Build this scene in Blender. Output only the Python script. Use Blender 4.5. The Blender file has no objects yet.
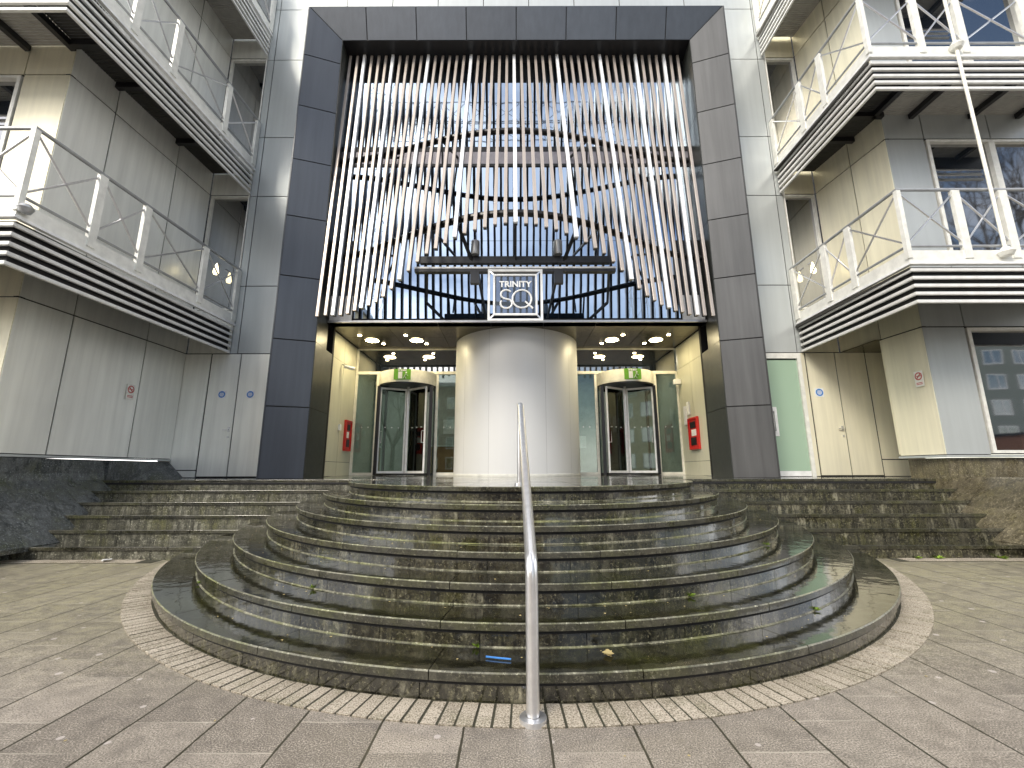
import bpy, bmesh, math, random
from mathutils import Vector, Matrix
from math import sin, cos, pi, sqrt, radians, atan2
random.seed(7)
scene = bpy.context.scene
col = scene.collection
EYE = 1.35          # eye height above the paving
CX = 0.14           # symmetry axis of the entrance

# ------------------------------------------------------------------ materials
class NT:
    def __init__(s, name):
        s.m = bpy.data.materials.new(name); s.m.use_nodes = True
        s.t = s.m.node_tree; s.n = s.t.nodes; s.l = s.t.links
        s.p = s.n['Principled BSDF']; s.pos = s.n.new('ShaderNodeNewGeometry')
    def node(s, typ, **kw):
        n = s.n.new(typ)
        for k, v in kw.items(): setattr(n, k, v)
        return n
    def link(s, a, b): s.l.new(a, b)
    def mapping(s, scale=(1, 1, 1), rot=(0, 0, 0), loc=(0, 0, 0)):
        m = s.node('ShaderNodeMapping'); s.link(s.pos.outputs['Position'], m.inputs['Vector'])
        m.inputs['Scale'].default_value = scale; m.inputs['Rotation'].default_value = rot
        m.inputs['Location'].default_value = loc
        return m.outputs['Vector']
    def noise(s, vec, scale=5, detail=5, rough=.55):
        n = s.node('ShaderNodeTexNoise'); s.link(vec, n.inputs['Vector'])
        n.inputs['Scale'].default_value = scale; n.inputs['Detail'].default_value = detail
        n.inputs['Roughness'].default_value = rough
        return n.outputs['Fac']
    def ramp(s, fac, stops):
        r = s.node('ShaderNodeValToRGB'); s.link(fac, r.inputs['Fac'])
        e = r.color_ramp.elements
        while len(e) < len(stops): e.new(.5)
        for k, (p, c) in enumerate(stops):
            e[k].position = p
            e[k].color = (c, c, c, 1) if isinstance(c, (int, float)) else (*c, 1)
        return r.outputs['Color']
    def mix(s, fac, a, b, mode='MIX'):
        m = s.node('ShaderNodeMix', data_type='RGBA', blend_type=mode)
        for sock, v in ((m.inputs['Factor'], fac), (m.inputs['A'], a), (m.inputs['B'], b)):
            if hasattr(v, 'is_output'): s.link(v, sock)
            elif isinstance(v, (int, float)) and sock.type != 'RGBA': sock.default_value = v
            else: sock.default_value = (*v, 1) if len(v) == 3 else v
        return m.outputs['Result']
    def math(s, op, a, b=None, clamp=False):
        m = s.node('ShaderNodeMath', operation=op, use_clamp=clamp)
        for sock, v in ((m.inputs[0], a), (m.inputs[1], b)):
            if v is None: continue
            if hasattr(v, 'is_output'): s.link(v, sock)
            else: sock.default_value = v
        return m.outputs[0]
    def bump(s, h, strength=.3, dist=.01, prev=None):
        b = s.node('ShaderNodeBump'); s.link(h, b.inputs['Height'])
        b.inputs['Strength'].default_value = strength; b.inputs['Distance'].default_value = dist
        if prev: s.link(prev, b.inputs['Normal'])
        return b.outputs['Normal']
    def set(s, base=None, rough=None, metal=None, normal=None, **kw):
        for k, v in (('Base Color', base), ('Roughness', rough), ('Metallic', metal), ('Normal', normal)):
            if v is None: continue
            i = s.p.inputs[k]
            if hasattr(v, 'is_output'): s.link(v, i)
            else: i.default_value = (*v, 1) if k == 'Base Color' else v
        for k, v in kw.items(): s.p.inputs[k].default_value = v
        return s.m

def plain(name, c, rough=.5, metal=0., var=.06, scale=6., **kw):
    t = NT(name); v = t.mapping()
    f = t.noise(v, scale, 4)
    lo = tuple(x*(1-var*2) for x in c); hi = tuple(min(1, x*(1+var*2)) for x in c)
    return t.set(t.ramp(f, [(.3, lo), (.7, hi)]), rough, metal, **kw)

def panel_mat(name, c, rough=.4, metal=.5, isl=.1, stain=.12, streak=.15, fb=.04):
    t = NT(name)
    wide = t.noise(t.mapping((1, 1, .6)), .7, 3)
    st = t.noise(t.mapping((7, 7, .35)), 1.0, 5, .6)
    fine = t.noise(t.mapping(), 9, 5, .6)
    isr = t.pos.outputs['Random Per Island']
    a = t.math('MULTIPLY_ADD', isr, isl); a.node.inputs[2].default_value = 1 - isl/2
    b = t.math('MULTIPLY_ADD', wide, stain*2); b.node.inputs[2].default_value = 1 - stain
    d = t.math('MULTIPLY_ADD', st, streak*2); d.node.inputs[2].default_value = 1 - streak
    k = t.math('MULTIPLY', t.math('MULTIPLY', a, b), d)
    vm = t.node('ShaderNodeVectorMath', operation='SCALE'); vm.inputs[0].default_value = c
    t.link(k, vm.inputs['Scale'])
    rr = t.math('MULTIPLY_ADD', fine, .2); rr.node.inputs[2].default_value = rough - .1
    nb = t.bump(wide, .35, .04) if fb else None
    return t.set(vm.outputs['Vector'], rr, metal, nb)

M = {}
M['silver'] = panel_mat('silver_panel', (.50, .53, .53), .34, .30, .08, .14, .12)
M['silver_cool'] = panel_mat('cool_silver_panel', (.84, .85, .80), .34, .30, .12, .2, .2)
M['silver_warm_lit'] = panel_mat('silver_panel_warm_lit', (.80, .76, .59), .38, .25, .12, .2, .2)  # silver cladding tinted beige to carry warm reflected light
M['porch'] = panel_mat('porch_panel', (.64, .63, .50), .38, .15, .06, .12, .12, 0)
M['portal'] = panel_mat('portal_panel', (.056, .066, .084), .38, .1, .18, .25, .3)
M['portal_warm'] = panel_mat('portal_panel_right', (.084, .085, .086), .38, .1, .18, .3, .4)  # greyer, more streaked tone for the right jamb
M['reveal'] = panel_mat('reveal_panel', (.05, .055, .05), .35, .2, .1)
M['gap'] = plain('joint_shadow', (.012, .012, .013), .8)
M['column'] = panel_mat('column_panel', (.72, .73, .735), .42, .12, .03, .02, .02, 0)
M['white'] = plain('white_paint', (.84, .85, .85), .35)
M['offwhite'] = plain('off_white_metal', (.80, .80, .75), .4, .1)
M['cream'] = plain('cream_metal', (.86, .84, .74), .35, .05)
M['slat'] = panel_mat('slat_metal', (.78, .78, .76), .38, .2, .1, .1, .2)
M['rail'] = plain('rail_metal', (.42, .43, .44), .4, .6)
M['steel'] = plain('brushed_steel', (.72, .72, .73), .3, .85, .04, 20)
M['dark'] = plain('dark_steel', (.022, .024, .028), .45, .3)
M['black'] = plain('black_metal', (.01, .01, .012), .35)
M['underdeck_shade'] = plain('shaded_underdeck', (.035, .034, .03), .7)  # near black colour paints the shade under the lower decks
M['spandrel'] = plain('lavender_spandrel', (.40, .38, .42), .4, .2)
M['grille'] = plain('grating', (.36, .35, .32), .6)
M['soffit'] = panel_mat('bronze_soffit', (.10, .085, .05), .22, .6, .1)
M['fin'] = panel_mat('beige_fin', (.54, .475, .42), .32, .4, .2, .1, .1)
M['finb'] = panel_mat('bright_fin', (.88, .89, .90), .3, .2, .05, .05, .05)
M['finshade'] = panel_mat('fin_back_shade', (.04, .036, .036), .35, .4, .2)  # near black tone paints the shaded backs of the fins
M['red'] = plain('red_paint', (.55, .02, .015), .4)
M['green'] = plain('green_sign', (.16, .42, .03), .5)
M['blue'] = plain('blue_sign', (.03, .20, .60), .4)
M['signred'] = plain('faded_red_sign', (.50, .10, .09), .5)
M['leaf'] = plain('weed_leaf', (.22, .34, .03), .6)
M['deadleaf'] = plain('dry_leaf', (.45, .36, .16), .7)
M['straw'] = plain('blue_plastic', (.05, .22, .6), .4)
M['bark'] = plain('bark', (.06, .05, .04), .9)
M['brown'] = plain('brown_brick', (.20, .09, .05), .8)
M['wood'] = plain('desk_wood', (.32, .20, .08), .5)
M['lobby'] = plain('lobby_wall', (.44, .47, .44), .6)
M['render1'] = plain('pale_render', (.20, .23, .21), .8)
M['render2'] = plain('sandy_render', (.60, .48, .30), .8)
M['carred'] = plain('car_red', (.5, .02, .02), .25)

def curtain():
    t = NT('reflective_glass')
    n = t.noise(t.mapping((1, 1, 1)), 1.1, 2)
    return t.set((.38, .46, .56), .02, 1., t.bump(n, .03, .05))
M['mirror'] = curtain()
def darkglass(name, c, spec=.8, rough=.03):
    t = NT(name); n = t.noise(t.mapping(), .8, 2)
    m = t.set(c, rough, 0., t.bump(n, .04, .05)); t.p.inputs['IOR'].default_value = 4.0 if 'window' in name else 1.6
    return m
M['winglass'] = darkglass('window_glass', (.012, .016, .022))
M['frost'] = darkglass('frosted_green_glass', (.36, .50, .38), rough=.2)
def clear(name, tint, refl=.0):
    m = bpy.data.materials.new(name); m.use_nodes = True
    n = m.node_tree.nodes; l = m.node_tree.links; n.clear()
    o = n.new('ShaderNodeOutputMaterial'); mx = n.new('ShaderNodeMixShader')
    tr = n.new('ShaderNodeBsdfTransparent'); gl = n.new('ShaderNodeBsdfGlossy')
    fr = n.new('ShaderNodeFresnel'); fr.inputs['IOR'].default_value = 1.55
    ad = n.new('ShaderNodeMath'); ad.operation = 'ADD'; ad.use_clamp = True
    ad.inputs[1].default_value = refl; l.new(fr.outputs[0], ad.inputs[0])
    tr.inputs['Color'].default_value = (*tint, 1); gl.inputs['Roughness'].default_value = .02
    gl.inputs['Color'].default_value = (.9, .95, .92, 1)
    l.new(ad.outputs[0], mx.inputs[0]); l.new(tr.outputs[0], mx.inputs[1]); l.new(gl.outputs[0], mx.inputs[2])
    l.new(mx.outputs[0], o.inputs[0])
    return m
M['clear'] = clear('clear_glass', (.70, .79, .745), .03)
M['clear2'] = clear('sign_pane', (.60, .60, .63), .02)
def emis(name, c, s):
    t = NT(name); t.p.inputs['Emission Color'].default_value = (*c, 1)
    t.p.inputs['Emission Strength'].default_value = s
    return t.set(c, .5)
M['lamp'] = emis('lamp_glow', (1., .84, .50), 95.)
M['lobby_fill'] = emis('lobby_fill_glow', (1., .97, .88), 9.)
M['bulb'] = emis('bulb_glow', (1., .85, .5), 5.)

def wet_stone(name, base, dark, green, light, rlo=.06, rhi=.45, streaks=True, lightcut=.62, gr=(.45, .65)):
    t = NT(name)
    v = t.mapping()
    big = t.noise(v, 1.3, 4, .6); med = t.noise(v, 6, 6, .65); fine = t.noise(v, 42, 4, .85); blot = t.noise(t.mapping(loc=(9, 2, 4)), 15, 4, .7)
    c = t.ramp(med, [(.3, dark), (.72, base)])
    c = t.mix(t.ramp(t.noise(t.mapping((1, 1, 1), loc=(5, 3, 1)), 2.2, 5, .65), [(gr[0], 0.), (gr[1], .85)]), c, green)
    if streaks:
        s = t.noise(t.mapping((4, 4, 1.7), loc=(1, 4, 2)), 1.5, 6, .68)
        c = t.mix(t.ramp(s, [(lightcut, 0.), (lightcut+.16, .8)]), c, light)
        s2 = t.noise(t.mapping((11, 11, 2.6), loc=(2, 7, 0)), 1.3, 6, .7)
        c = t.mix(t.ramp(s2, [(.47, 0.), (.58, .85)]), c, dark)
    c = t.mix(t.ramp(blot, [(.36, .75), (.47, 0.)]), c, dark)
    sp = t.ramp(fine, [(.56, 0.), (.68, .7)])
    c = t.mix(t.ramp(fine, [(.33, .8), (.46, 0.)]), c, dark)
    c = t.mix(sp, c, tuple(min(1, x*3.4) for x in base))
    isr = t.pos.outputs['Random Per Island']
    k = t.math('MULTIPLY_ADD', isr, .5); k.node.inputs[2].default_value = .72
    c = t.mix(1., c, t.node_comb(k) if hasattr(t, 'node_comb') else c, 'MIX')
    vm = t.node('ShaderNodeVectorMath', operation='SCALE'); t.link(c, vm.inputs[0]); t.link(k, vm.inputs['Scale'])
    r = t.ramp(t.math('ADD', t.math('MULTIPLY', big, .6), t.math('MULTIPLY', med, .4)), [(.42, rlo), (.6, rhi)])
    nb = t.bump(med, .12, .01); nb = t.bump(fine, .15, .002, nb)
    return t.set(vm.outputs['Vector'], r, 0., nb)
M['tread'] = wet_stone('wet_granite_tread', (.040, .037, .020), (.007, .007, .004), (.034, .036, .008), (.2, .2, .17), .02, .20, False)
M['riser'] = wet_stone('wet_granite_riser', (.11, .102, .068), (.007, .007, .005), (.052, .052, .013), (.36, .34, .25), .08, .35, True, .55)
M['riser_dry'] = wet_stone('weathered_granite_riser', (.19, .185, .145), (.025, .025, .018), (.09, .09, .03), (.40, .39, .32), .3, .6, True, .55)
M['nosing'] = wet_stone('granite_nosing', (.075, .071, .05), (.014, .014, .009), (.05, .052, .015), (.3, .3, .26), .12, .5, False)
for k_, w_c in (('tread', .9), ('riser', .75), ('nosing', .5)):
    p_ = M[k_].node_tree.nodes['Principled BSDF']; p_.inputs['Coat Weight'].default_value = w_c; p_.inputs['Coat Roughness'].default_value = .05
    p_.inputs['Coat IOR'].default_value = 1.6
    b_ = M[k_].node_tree.nodes.new('ShaderNodeBump'); nz = M[k_].node_tree.nodes.new('ShaderNodeTexNoise'); gq = M[k_].node_tree.nodes.new('ShaderNodeNewGeometry')
    nz.inputs['Scale'].default_value = 5; b_.inputs['Strength'].default_value = .25; b_.inputs['Distance'].default_value = .02
    ll = M[k_].node_tree.links; ll.new(gq.outputs['Position'], nz.inputs['Vector']); ll.new(nz.outputs['Fac'], b_.inputs['Height']); ll.new(b_.outputs['Normal'], p_.inputs['Coat Normal'])
M['plinth_l'] = wet_stone('blue_grey_granite', (.15, .162, .165), (.045, .05, .05), (.06, .068, .035), (.26, .27, .27), .15, .45, True, .66)
M['plinth_r'] = wet_stone('brown_granite', (.19, .165, .11), (.06, .052, .033), (.13, .115, .055), (.3, .27, .2), .2, .55, True, .66)
M['landing'] = wet_stone('wet_landing', (.11, .11, .10), (.06, .06, .055), (.08, .08, .06), (.2, .2, .2), .02, .12, False)

def paving_mat():
    t = NT('paving_slabs')
    v = t.mapping((1, 1, 1), (0, 0, 0))
    sx = t.node('ShaderNodeSeparateXYZ'); t.link(v, sx.inputs[0])
    wob = t.noise(v, 2.5, 2)
    cb = t.node('ShaderNodeCombineXYZ')
    yy = t.math('ADD', sx.outputs['Y'], -2.455+5.4); xx = t.math('ADD', sx.outputs['X'], -.2+.455*40)
    xx = t.math('ADD', xx, t.math('MULTIPLY', wob, .012)); yy = t.math('ADD', yy, t.math('MULTIPLY', wob, .015))
    t.link(yy, cb.inputs['X']); t.link(xx, cb.inputs['Y'])
    u = t.math('DIVIDE', xx, .455); row = t.math('FLOOR', u); fu = t.math('SUBTRACT', u, row)
    vv = t.math('ADD', t.math('DIVIDE', yy, .54), t.math('MULTIPLY', t.math('MODULO', row, 2), .5))
    cv = t.math('FLOOR', vv); fv = t.math('SUBTRACT', vv, cv)
    eu = t.math('MULTIPLY', t.math('MINIMUM', fu, t.math('SUBTRACT', 1, fu)), .455)
    ev = t.math('MULTIPLY', t.math('MINIMUM', fv, t.math('SUBTRACT', 1, fv)), .54)
    jn = t.math('MULTIPLY_ADD', t.noise(v, 14, 3), .006); jn.node.inputs[2].default_value = .0035
    ju = t.math('LESS_THAN', eu, jn); jv = t.math('LESS_THAN', ev, t.math('MULTIPLY', jn, .75))
    wn = t.node('ShaderNodeTexWhiteNoise'); wc = t.node('ShaderNodeCombineXYZ'); t.link(row, wc.inputs['X']); t.link(cv, wc.inputs['Y']); t.link(wc.outputs[0], wn.inputs['Vector'])
    c = t.ramp(wn.outputs['Value'], [(0, (.18, .158, .128)), (.5, (.25, .222, .182)), (1, (.35, .31, .258))])
    joint = t.math('MAXIMUM', ju, jv)
    fine = t.noise(v, 125, 2, .6); med = t.noise(v, 9, 5, .65); big = t.noise(v, .9, 4, .6)
    c = t.mix(t.ramp(fine, [(.5, 0.), (.66, .9)]), c, (.52, .46, .40))
    c = t.mix(t.ramp(fine, [(.34, .85), (.48, 0.)]), c, (.07, .06, .05))
    # green-ochre algae film further from the street, towards the steps
    far = t.node('ShaderNodeMapRange'); t.link(sx.outputs['Y'], far.inputs['Value'])
    far.inputs['From Min'].default_value = 2.9; far.inputs['From Max'].default_value = 4.6
    al = t.math('MULTIPLY', far.outputs[0], t.ramp(t.math('ADD', t.math('MULTIPLY', big, .5), t.math('MULTIPLY', med, .5)), [(.34, .15), (.6, .85)]))
    c = t.mix(al, c, (.32, .295, .19))
    c = t.mix(t.math('MULTIPLY', t.ramp(fine, [(.40, .5), (.5, 0.)]), far.outputs[0]), c, (.12, .11, .05))
    c = t.mix(t.math('MULTIPLY', t.ramp(med, [(.35, .35), (.6, 0.)]), 1.), c, (.07, .06, .055))
    # trodden chewing gum
    vo = t.node('ShaderNodeTexVoronoi'); t.link(v, vo.inputs['Vector']); vo.voronoi_dimensions = '2D'; vo.inputs['Scale'].default_value = 3.0
    vs = t.node('ShaderNodeSeparateColor'); t.link(vo.outputs['Color'], vs.inputs[0])
    rad = t.math('MULTIPLY', vs.outputs['Green'], .05)
    g = t.math('MULTIPLY', t.math('LESS_THAN', t.math('ADD', vo.outputs['Distance'], t.math('MULTIPLY', med, .02)), t.math('ADD', rad, .025)), t.math('GREATER_THAN', vs.outputs['Red'], .45))
    c = t.mix(t.math('MULTIPLY', g, .8), c, (.52, .47, .44))
    c = t.mix(t.math('MULTIPLY', jv, t.ramp(big, [(.42, .1), (.58, .8)])), c, (.45, .41, .34))
    c = t.mix(ju, c, (.04, .036, .022))
    r = t.ramp(t.math('ADD', t.math('MULTIPLY', big, .5), t.math('MULTIPLY', med, .5)), [(.38, .28), (.6, .6)])
    h = t.math('SUBTRACT', t.math('MULTIPLY', fine, .3), joint)
    return t.set(c, r, 0., t.bump(h, .55, .006))
M['paving'] = paving_mat()
def brick_mat():
    t = NT('border_brick'); v = t.mapping()
    fine = t.noise(v, 110, 2, .6); med = t.noise(v, 5, 5, .6)
    isr = t.pos.outputs['Random Per Island']
    c = t.ramp(isr, [(0, (.30, .26, .20)), (.5, (.38, .33, .26)), (1, (.48, .42, .34))])
    c = t.mix(t.ramp(med, [(.5, 0.), (.7, .6)]), c, (.13, .125, .06))
    c = t.mix(t.ramp(fine, [(.52, 0.), (.62, .85)]), c, (.60, .54, .44))
    c = t.mix(t.ramp(fine, [(.38, .85), (.47, 0.)]), c, (.12, .10, .07))
    return t.set(c, .6, 0., t.bump(fine, .4, .003))
M['brick'] = brick_mat()
M['mortar'] = plain('dark_mortar', (.05, .048, .03), .9)
M['lime_glint'] = wet_stone('lime_and_wet_glint', (.30, .29, .22), (.05, .05, .03), (.20, .21, .08), (.4, .4, .33), .2, .5, False)  # lime in the step joints, also the painted highlight on nosing edges
M['asphalt'] = plain('asphalt', (.055, .055, .055), .8, 0, .1, 40)

# ------------------------------------------------------------------ mesh builder
def empty(name, loc, label=None, cat=None, group=None):
    o = bpy.data.objects.new(name, None); col.objects.link(o); o.location = loc
    o.empty_display_size = .2
    return tag(o, label, cat, group)
def tag(o, label=None, cat=None, group=None, kind=None):
    if label: o['label'] = label
    if cat: o['category'] = cat
    if group: o['group'] = group
    if kind: o['kind'] = kind
    return o
def root_of(o):
    while o.parent: o = o.parent
    return o
class MB:
    def __init__(s): s.v = []; s.f = []; s.mi = []; s.mats = []; s.cur = 0; s.sm = set()
    def use(s, m):
        m = M[m]
        if m not in s.mats: s.mats.append(m)
        s.cur = s.mats.index(m); return s
    def quad(s, *idx): s.f.append(idx); s.mi.append(s.cur)
    def pts(s, ps):
        b = len(s.v); s.v += [tuple(p) for p in ps]; return b
    def hexa(s, p):   # 8 points: bottom 0-3 ccw, top 4-7
        b = s.pts(p)
        for q in ((3, 2, 1, 0), (4, 5, 6, 7), (0, 1, 5, 4), (1, 2, 6, 5), (2, 3, 7, 6), (3, 0, 4, 7)):
            s.quad(*[b+i for i in q])
        return s
    def box(s, x0, x1, y0, y1, z0, z1):
        x0, x1 = min(x0, x1), max(x0, x1); y0, y1 = min(y0, y1), max(y0, y1); z0, z1 = min(z0, z1), max(z0, z1)
        return s.hexa([(x0, y0, z0), (x1, y0, z0), (x1, y1, z0), (x0, y1, z0), (x0, y0, z1), (x1, y0, z1), (x1, y1, z1), (x0, y1, z1)])
    def slab(s, corners, thick):   # 4 corners (ccw seen from outside) pushed back along -normal
        c = [Vector(p) for p in corners]
        n = (c[1]-c[0]).cross(c[3]-c[0])
        if n.length < 1e-9: n = (c[2]-c[1]).cross(c[0]-c[1])
        n.normalize()
        back = [p - n*thick for p in c]
        return s.hexa([*back, *c])
    def panel(s, corners, gap=.022, thick=.03):
        c = [Vector(p) for p in corners]; g = gap/2
        out = []
        for i in range(4):
            a = c[(i+1) % 4]-c[i]; b = c[(i-1) % 4]-c[i]
            out.append(c[i] + a.normalized()*g + b.normalized()*g)
        return s.slab(out, thick)
    def bar(s, a, b, w, h=None, up=(0, 0, 1)):
        h = h or w; a = Vector(a); b = Vector(b); d = (b-a).normalized(); up = Vector(up)
        if abs(d.dot(up)) > .98: up = Vector((0, 1, 0))
        x = d.cross(up).normalized()*w/2; z = x.cross(d).normalized()*h/2
        return s.hexa([a-x-z, a+x-z, b+x-z, b-x-z, a-x+z, a+x+z, b+x+z, b-x+z])
    def tube(s, path, r, n=10, cap=True, closed=False):
        P = [Vector(p) for p in path]; rs = r if isinstance(r, (list, tuple)) else [r]*len(P)
        rings = []; ref = None
        for i, p in enumerate(P):
            if i == 0: d = P[1]-P[0]
            elif i == len(P)-1: d = P[-1]-P[-2]
            else: d = (P[i+1]-P[i]).normalized()+(P[i]-P[i-1]).normalized()
            d.normalize()
            if ref is None:
                ref = Vector((0, 0, 1)) if abs(d.z) < .9 else Vector((1, 0, 0))
            u = (ref - d*ref.dot(d)).normalized(); ref = u; w = d.cross(u)
            rings.append(s.pts([p+(u*cos(2*pi*k/n)+w*sin(2*pi*k/n))*rs[i] for k in range(n)]))
        for a, b in zip(rings, rings[1:]):
            for k in range(n):
                s.sm.add(len(s.f)); s.quad(a+k, a+(k+1) % n, b+(k+1) % n, b+k)
        if cap:
            s.quad(*[rings[0]+k for k in range(n)][::-1]); s.quad(*[rings[-1]+k for k in range(n)])
        return s
    def lathe(s, cx, cy, prof, n=32, a0=0, a1=2*pi, smooth=True):
        full = abs(a1-a0-2*pi) < 1e-6; m = n if full else n+1
        R = [s.pts([(cx+r*cos(a0+(a1-a0)*k/n), cy+r*sin(a0+(a1-a0)*k/n), z) for k in range(m)]) for r, z in prof]
        for a, b in zip(R, R[1:]):
            for k in range(n):
                if smooth: s.sm.add(len(s.f))
                k2 = (k+1) % m; s.quad(a+k, a+k2, b+k2, b+k)
        return s
    def ribbon(s, path, o0, o1, z0, z1, out=1):   # box section swept along a plan polyline, mitred
        def off(o):
            r = []
            for i, p in enumerate(path):
                ns = []
                if i: d = Vector(path[i])-Vector(path[i-1]); ns.append(Vector((d.y, -d.x)).normalized())
                if i < len(path)-1: d = Vector(path[i+1])-Vector(path[i]); ns.append(Vector((d.y, -d.x)).normalized())
                n = sum(ns, Vector((0, 0))); n.normalize(); n = n/max(.3, n.dot(ns[0]))
                r.append(Vector(p)+n*o*out)
            return r
        A, B = off(o0), off(o1)
        for i in range(len(path)-1):
            q = [A[i], A[i+1], B[i+1], B[i]]
            if (q[1]-q[0]).cross(q[3]-q[0]) < 0: q = [q[0], q[3], q[2], q[1]]
            s.hexa([(*p, z0) for p in q]+[(*p, z1) for p in q])
        return s
    def build(s, name, mat=None, parent=None, bevel=0, auto=False):
        me = bpy.data.meshes.new(name)
        loc = Vector(root_of(parent).location) if parent else Vector((0, 0, 0))
        if not parent:
            xs = [p[0] for p in s.v]; ys = [p[1] for p in s.v]; zs = [p[2] for p in s.v]
            loc = Vector(((min(xs)+max(xs))/2, (min(ys)+max(ys))/2, min(zs)))
        me.from_pydata([tuple(Vector(p)-loc) for p in s.v], [], s.f)
        if mat: me.materials.append(M[mat])
        else:
            for m in s.mats: me.materials.append(m)
            me.polygons.foreach_set('material_index', s.mi)
        if s.sm:
            me.polygons.foreach_set('use_smooth', [i in s.sm for i in range(len(s.f))])
        me.update()
        bm = bmesh.new(); bm.from_mesh(me); bmesh.ops.recalc_face_normals(bm, faces=bm.faces[:]); bm.to_mesh(me); bm.free()
        if s.sm: me.set_sharp_from_angle(angle=radians(32))
        o = bpy.data.objects.new(name, me); col.objects.link(o)
        if parent: o.parent = parent
        else: o.location = loc
        if bevel:
            b = o.modifiers.new('bevel', 'BEVEL'); b.width = bevel; b.segments = 2; b.limit_method = 'ANGLE'; b.angle_limit = radians(40)
            b.harden_normals = False
        return o
def Z(zp): return EYE + zp      # heights below are measured from eye level

# ------------------------------------------------------------------ camera
cam = bpy.data.cameras.new('camera'); co = bpy.data.objects.new('camera', cam); col.objects.link(co)
co.location = (0, 0, EYE); co.rotation_euler = (radians(90+11.34), 0, 0)
cam.sensor_width = 36; cam.lens = 36*436/1024; cam.clip_start = .05; cam.clip_end = 3000
scene.camera = co
co.rotation_euler.rotate_axis('Z', radians(-.12))

# ------------------------------------------------------------------ world and light
SUN_EL, SUN_AZ = radians(38), radians(215)   # azimuth clockwise from +Y: behind and to the left
w = bpy.data.worlds.new('World'); scene.world = w; w.use_nodes = True
n = w.node_tree.nodes; l = w.node_tree.links
bg = n['Background']; sky = n.new('ShaderNodeTexSky'); sky.sky_type = 'NISHITA'; sky.sun_disc = False
sky.sun_elevation = SUN_EL; sky.sun_rotation = SUN_AZ
tc = n.new('ShaderNodeTexCoord'); mp = n.new('ShaderNodeMapping'); mp.inputs['Scale'].default_value = (1, 1, 2.2)
mp.inputs['Location'].default_value = (.35, .1, .6)
cl = n.new('ShaderNodeTexNoise'); cl.inputs['Scale'].default_value = 1.7; cl.inputs['Detail'].default_value = 7; cl.inputs['Roughness'].default_value = .55
rp = n.new('ShaderNodeValToRGB'); rp.color_ramp.elements[0].position = .40; rp.color_ramp.elements[1].position = .60
rp.color_ramp.elements[1].color = (.85, .85, .85, 1)
mx = n.new('ShaderNodeMix'); mx.data_type = 'RGBA'
l.new(tc.outputs['Generated'], mp.inputs[0]); l.new(mp.outputs[0], cl.inputs[0]); l.new(cl.outputs[0], rp.inputs[0])
vd = n.new('ShaderNodeVectorMath'); vd.operation = 'DOT_PRODUCT'; l.new(tc.outputs['Generated'], vd.inputs[0])
vd.inputs[1].default_value = Vector((.36, -.76, .54)).normalized()
mr = n.new('ShaderNodeMapRange'); l.new(vd.outputs['Value'], mr.inputs['Value']); mr.inputs['From Min'].default_value = .80; mr.inputs['From Max'].default_value = .93
mr.inputs['To Min'].default_value = 1; mr.inputs['To Max'].default_value = .22
mm_ = n.new('ShaderNodeMath'); mm_.operation = 'MULTIPLY'; l.new(rp.outputs[0], mm_.inputs[0]); l.new(mr.outputs[0], mm_.inputs[1])
l.new(mm_.outputs[0], mx.inputs['Factor']); l.new(sky.outputs[0], mx.inputs['A']); mx.inputs['B'].default_value = (33, 32, 31, 1)
l.new(mx.outputs['Result'], bg.inputs['Color']); bg.inputs['Strength'].default_value = .15
sl = bpy.data.lights.new('sun', 'SUN'); so = bpy.data.objects.new('sun', sl); col.objects.link(so)
sl.energy = 2.8; sl.angle = radians(18); sl.color = (1, .92, .78)
dirv = Vector((sin(SUN_AZ)*cos(SUN_EL), cos(SUN_AZ)*cos(SUN_EL), sin(SUN_EL)))
so.rotation_euler = (-dirv).to_track_quat('-Z', 'Y').to_euler(); so.location = dirv*60
scene.view_settings.view_transform = 'Standard'; scene.view_settings.look = 'None'; scene.view_settings.exposure = 0
scene.cycles.max_bounces = 8; scene.cycles.transparent_max_bounces = 12
scene.cycles.sample_clamp_indirect = 6

# ------------------------------------------------------------------ ground
def gz(y): return .0075*max(0, min(4.1, y-3.0))
m = MB(); m.box(-400, 400, -400, 400, -.3, -.016); tag(m.build('ground', 'asphalt'), kind='structure')
m = MB()
ys = [-7, 3.0, 7.4]
for y0, y1 in zip(ys, ys[1:]):
    b = m.pts([(-30, y0, gz(y0)), (30, y0, gz(y0)), (30, y1, gz(y1)), (-30, y1, gz(y1))]); m.quad(b, b+1, b+2, b+3)
b = m.pts([(-30, -7, -.12), (30, -7, -.12), (30, -7, 0), (-30, -7, 0)]); m.quad(b, b+1, b+2, b+3)
tag(m.build('pavement', 'paving'), kind='structure')

# curved stair geometry
YC = 10.3; YS0 = 7.08; TS = .435; RS = .193
def AB(i): return 5.68-.389*i, 7.4-.341*i
def H(i): return .176+.1685*i
def ell(i, phi, off=0):
    a, b = AB(i); return (CX+(a+off)*cos(phi), YC-(b+off)*sin(phi))
def phi0(i, yend, off=0):
    a, b = AB(i); return math.asin(min(1, (YC-yend)/(b+off)))
def arc_pts(i, off, step, p0, p1):
    """points along the ellipse with about equal spacing"""
    out = []; N = 400; L = [0]; P = [ell(i, p0+(p1-p0)*k/N, off) for k in range(N+1)]
    for k in range(N): L.append(L[-1]+math.dist(P[k], P[k+1]))
    n = max(1, round(L[-1]/step)); j = 0
    for q in range(n+1):
        t = L[-1]*q/n
        while j < N-1 and L[j+1] < t: j += 1
        out.append(p0+(p1-p0)*(j+(t-L[j])/(L[j+1]-L[j]))/N)
    return out

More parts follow.
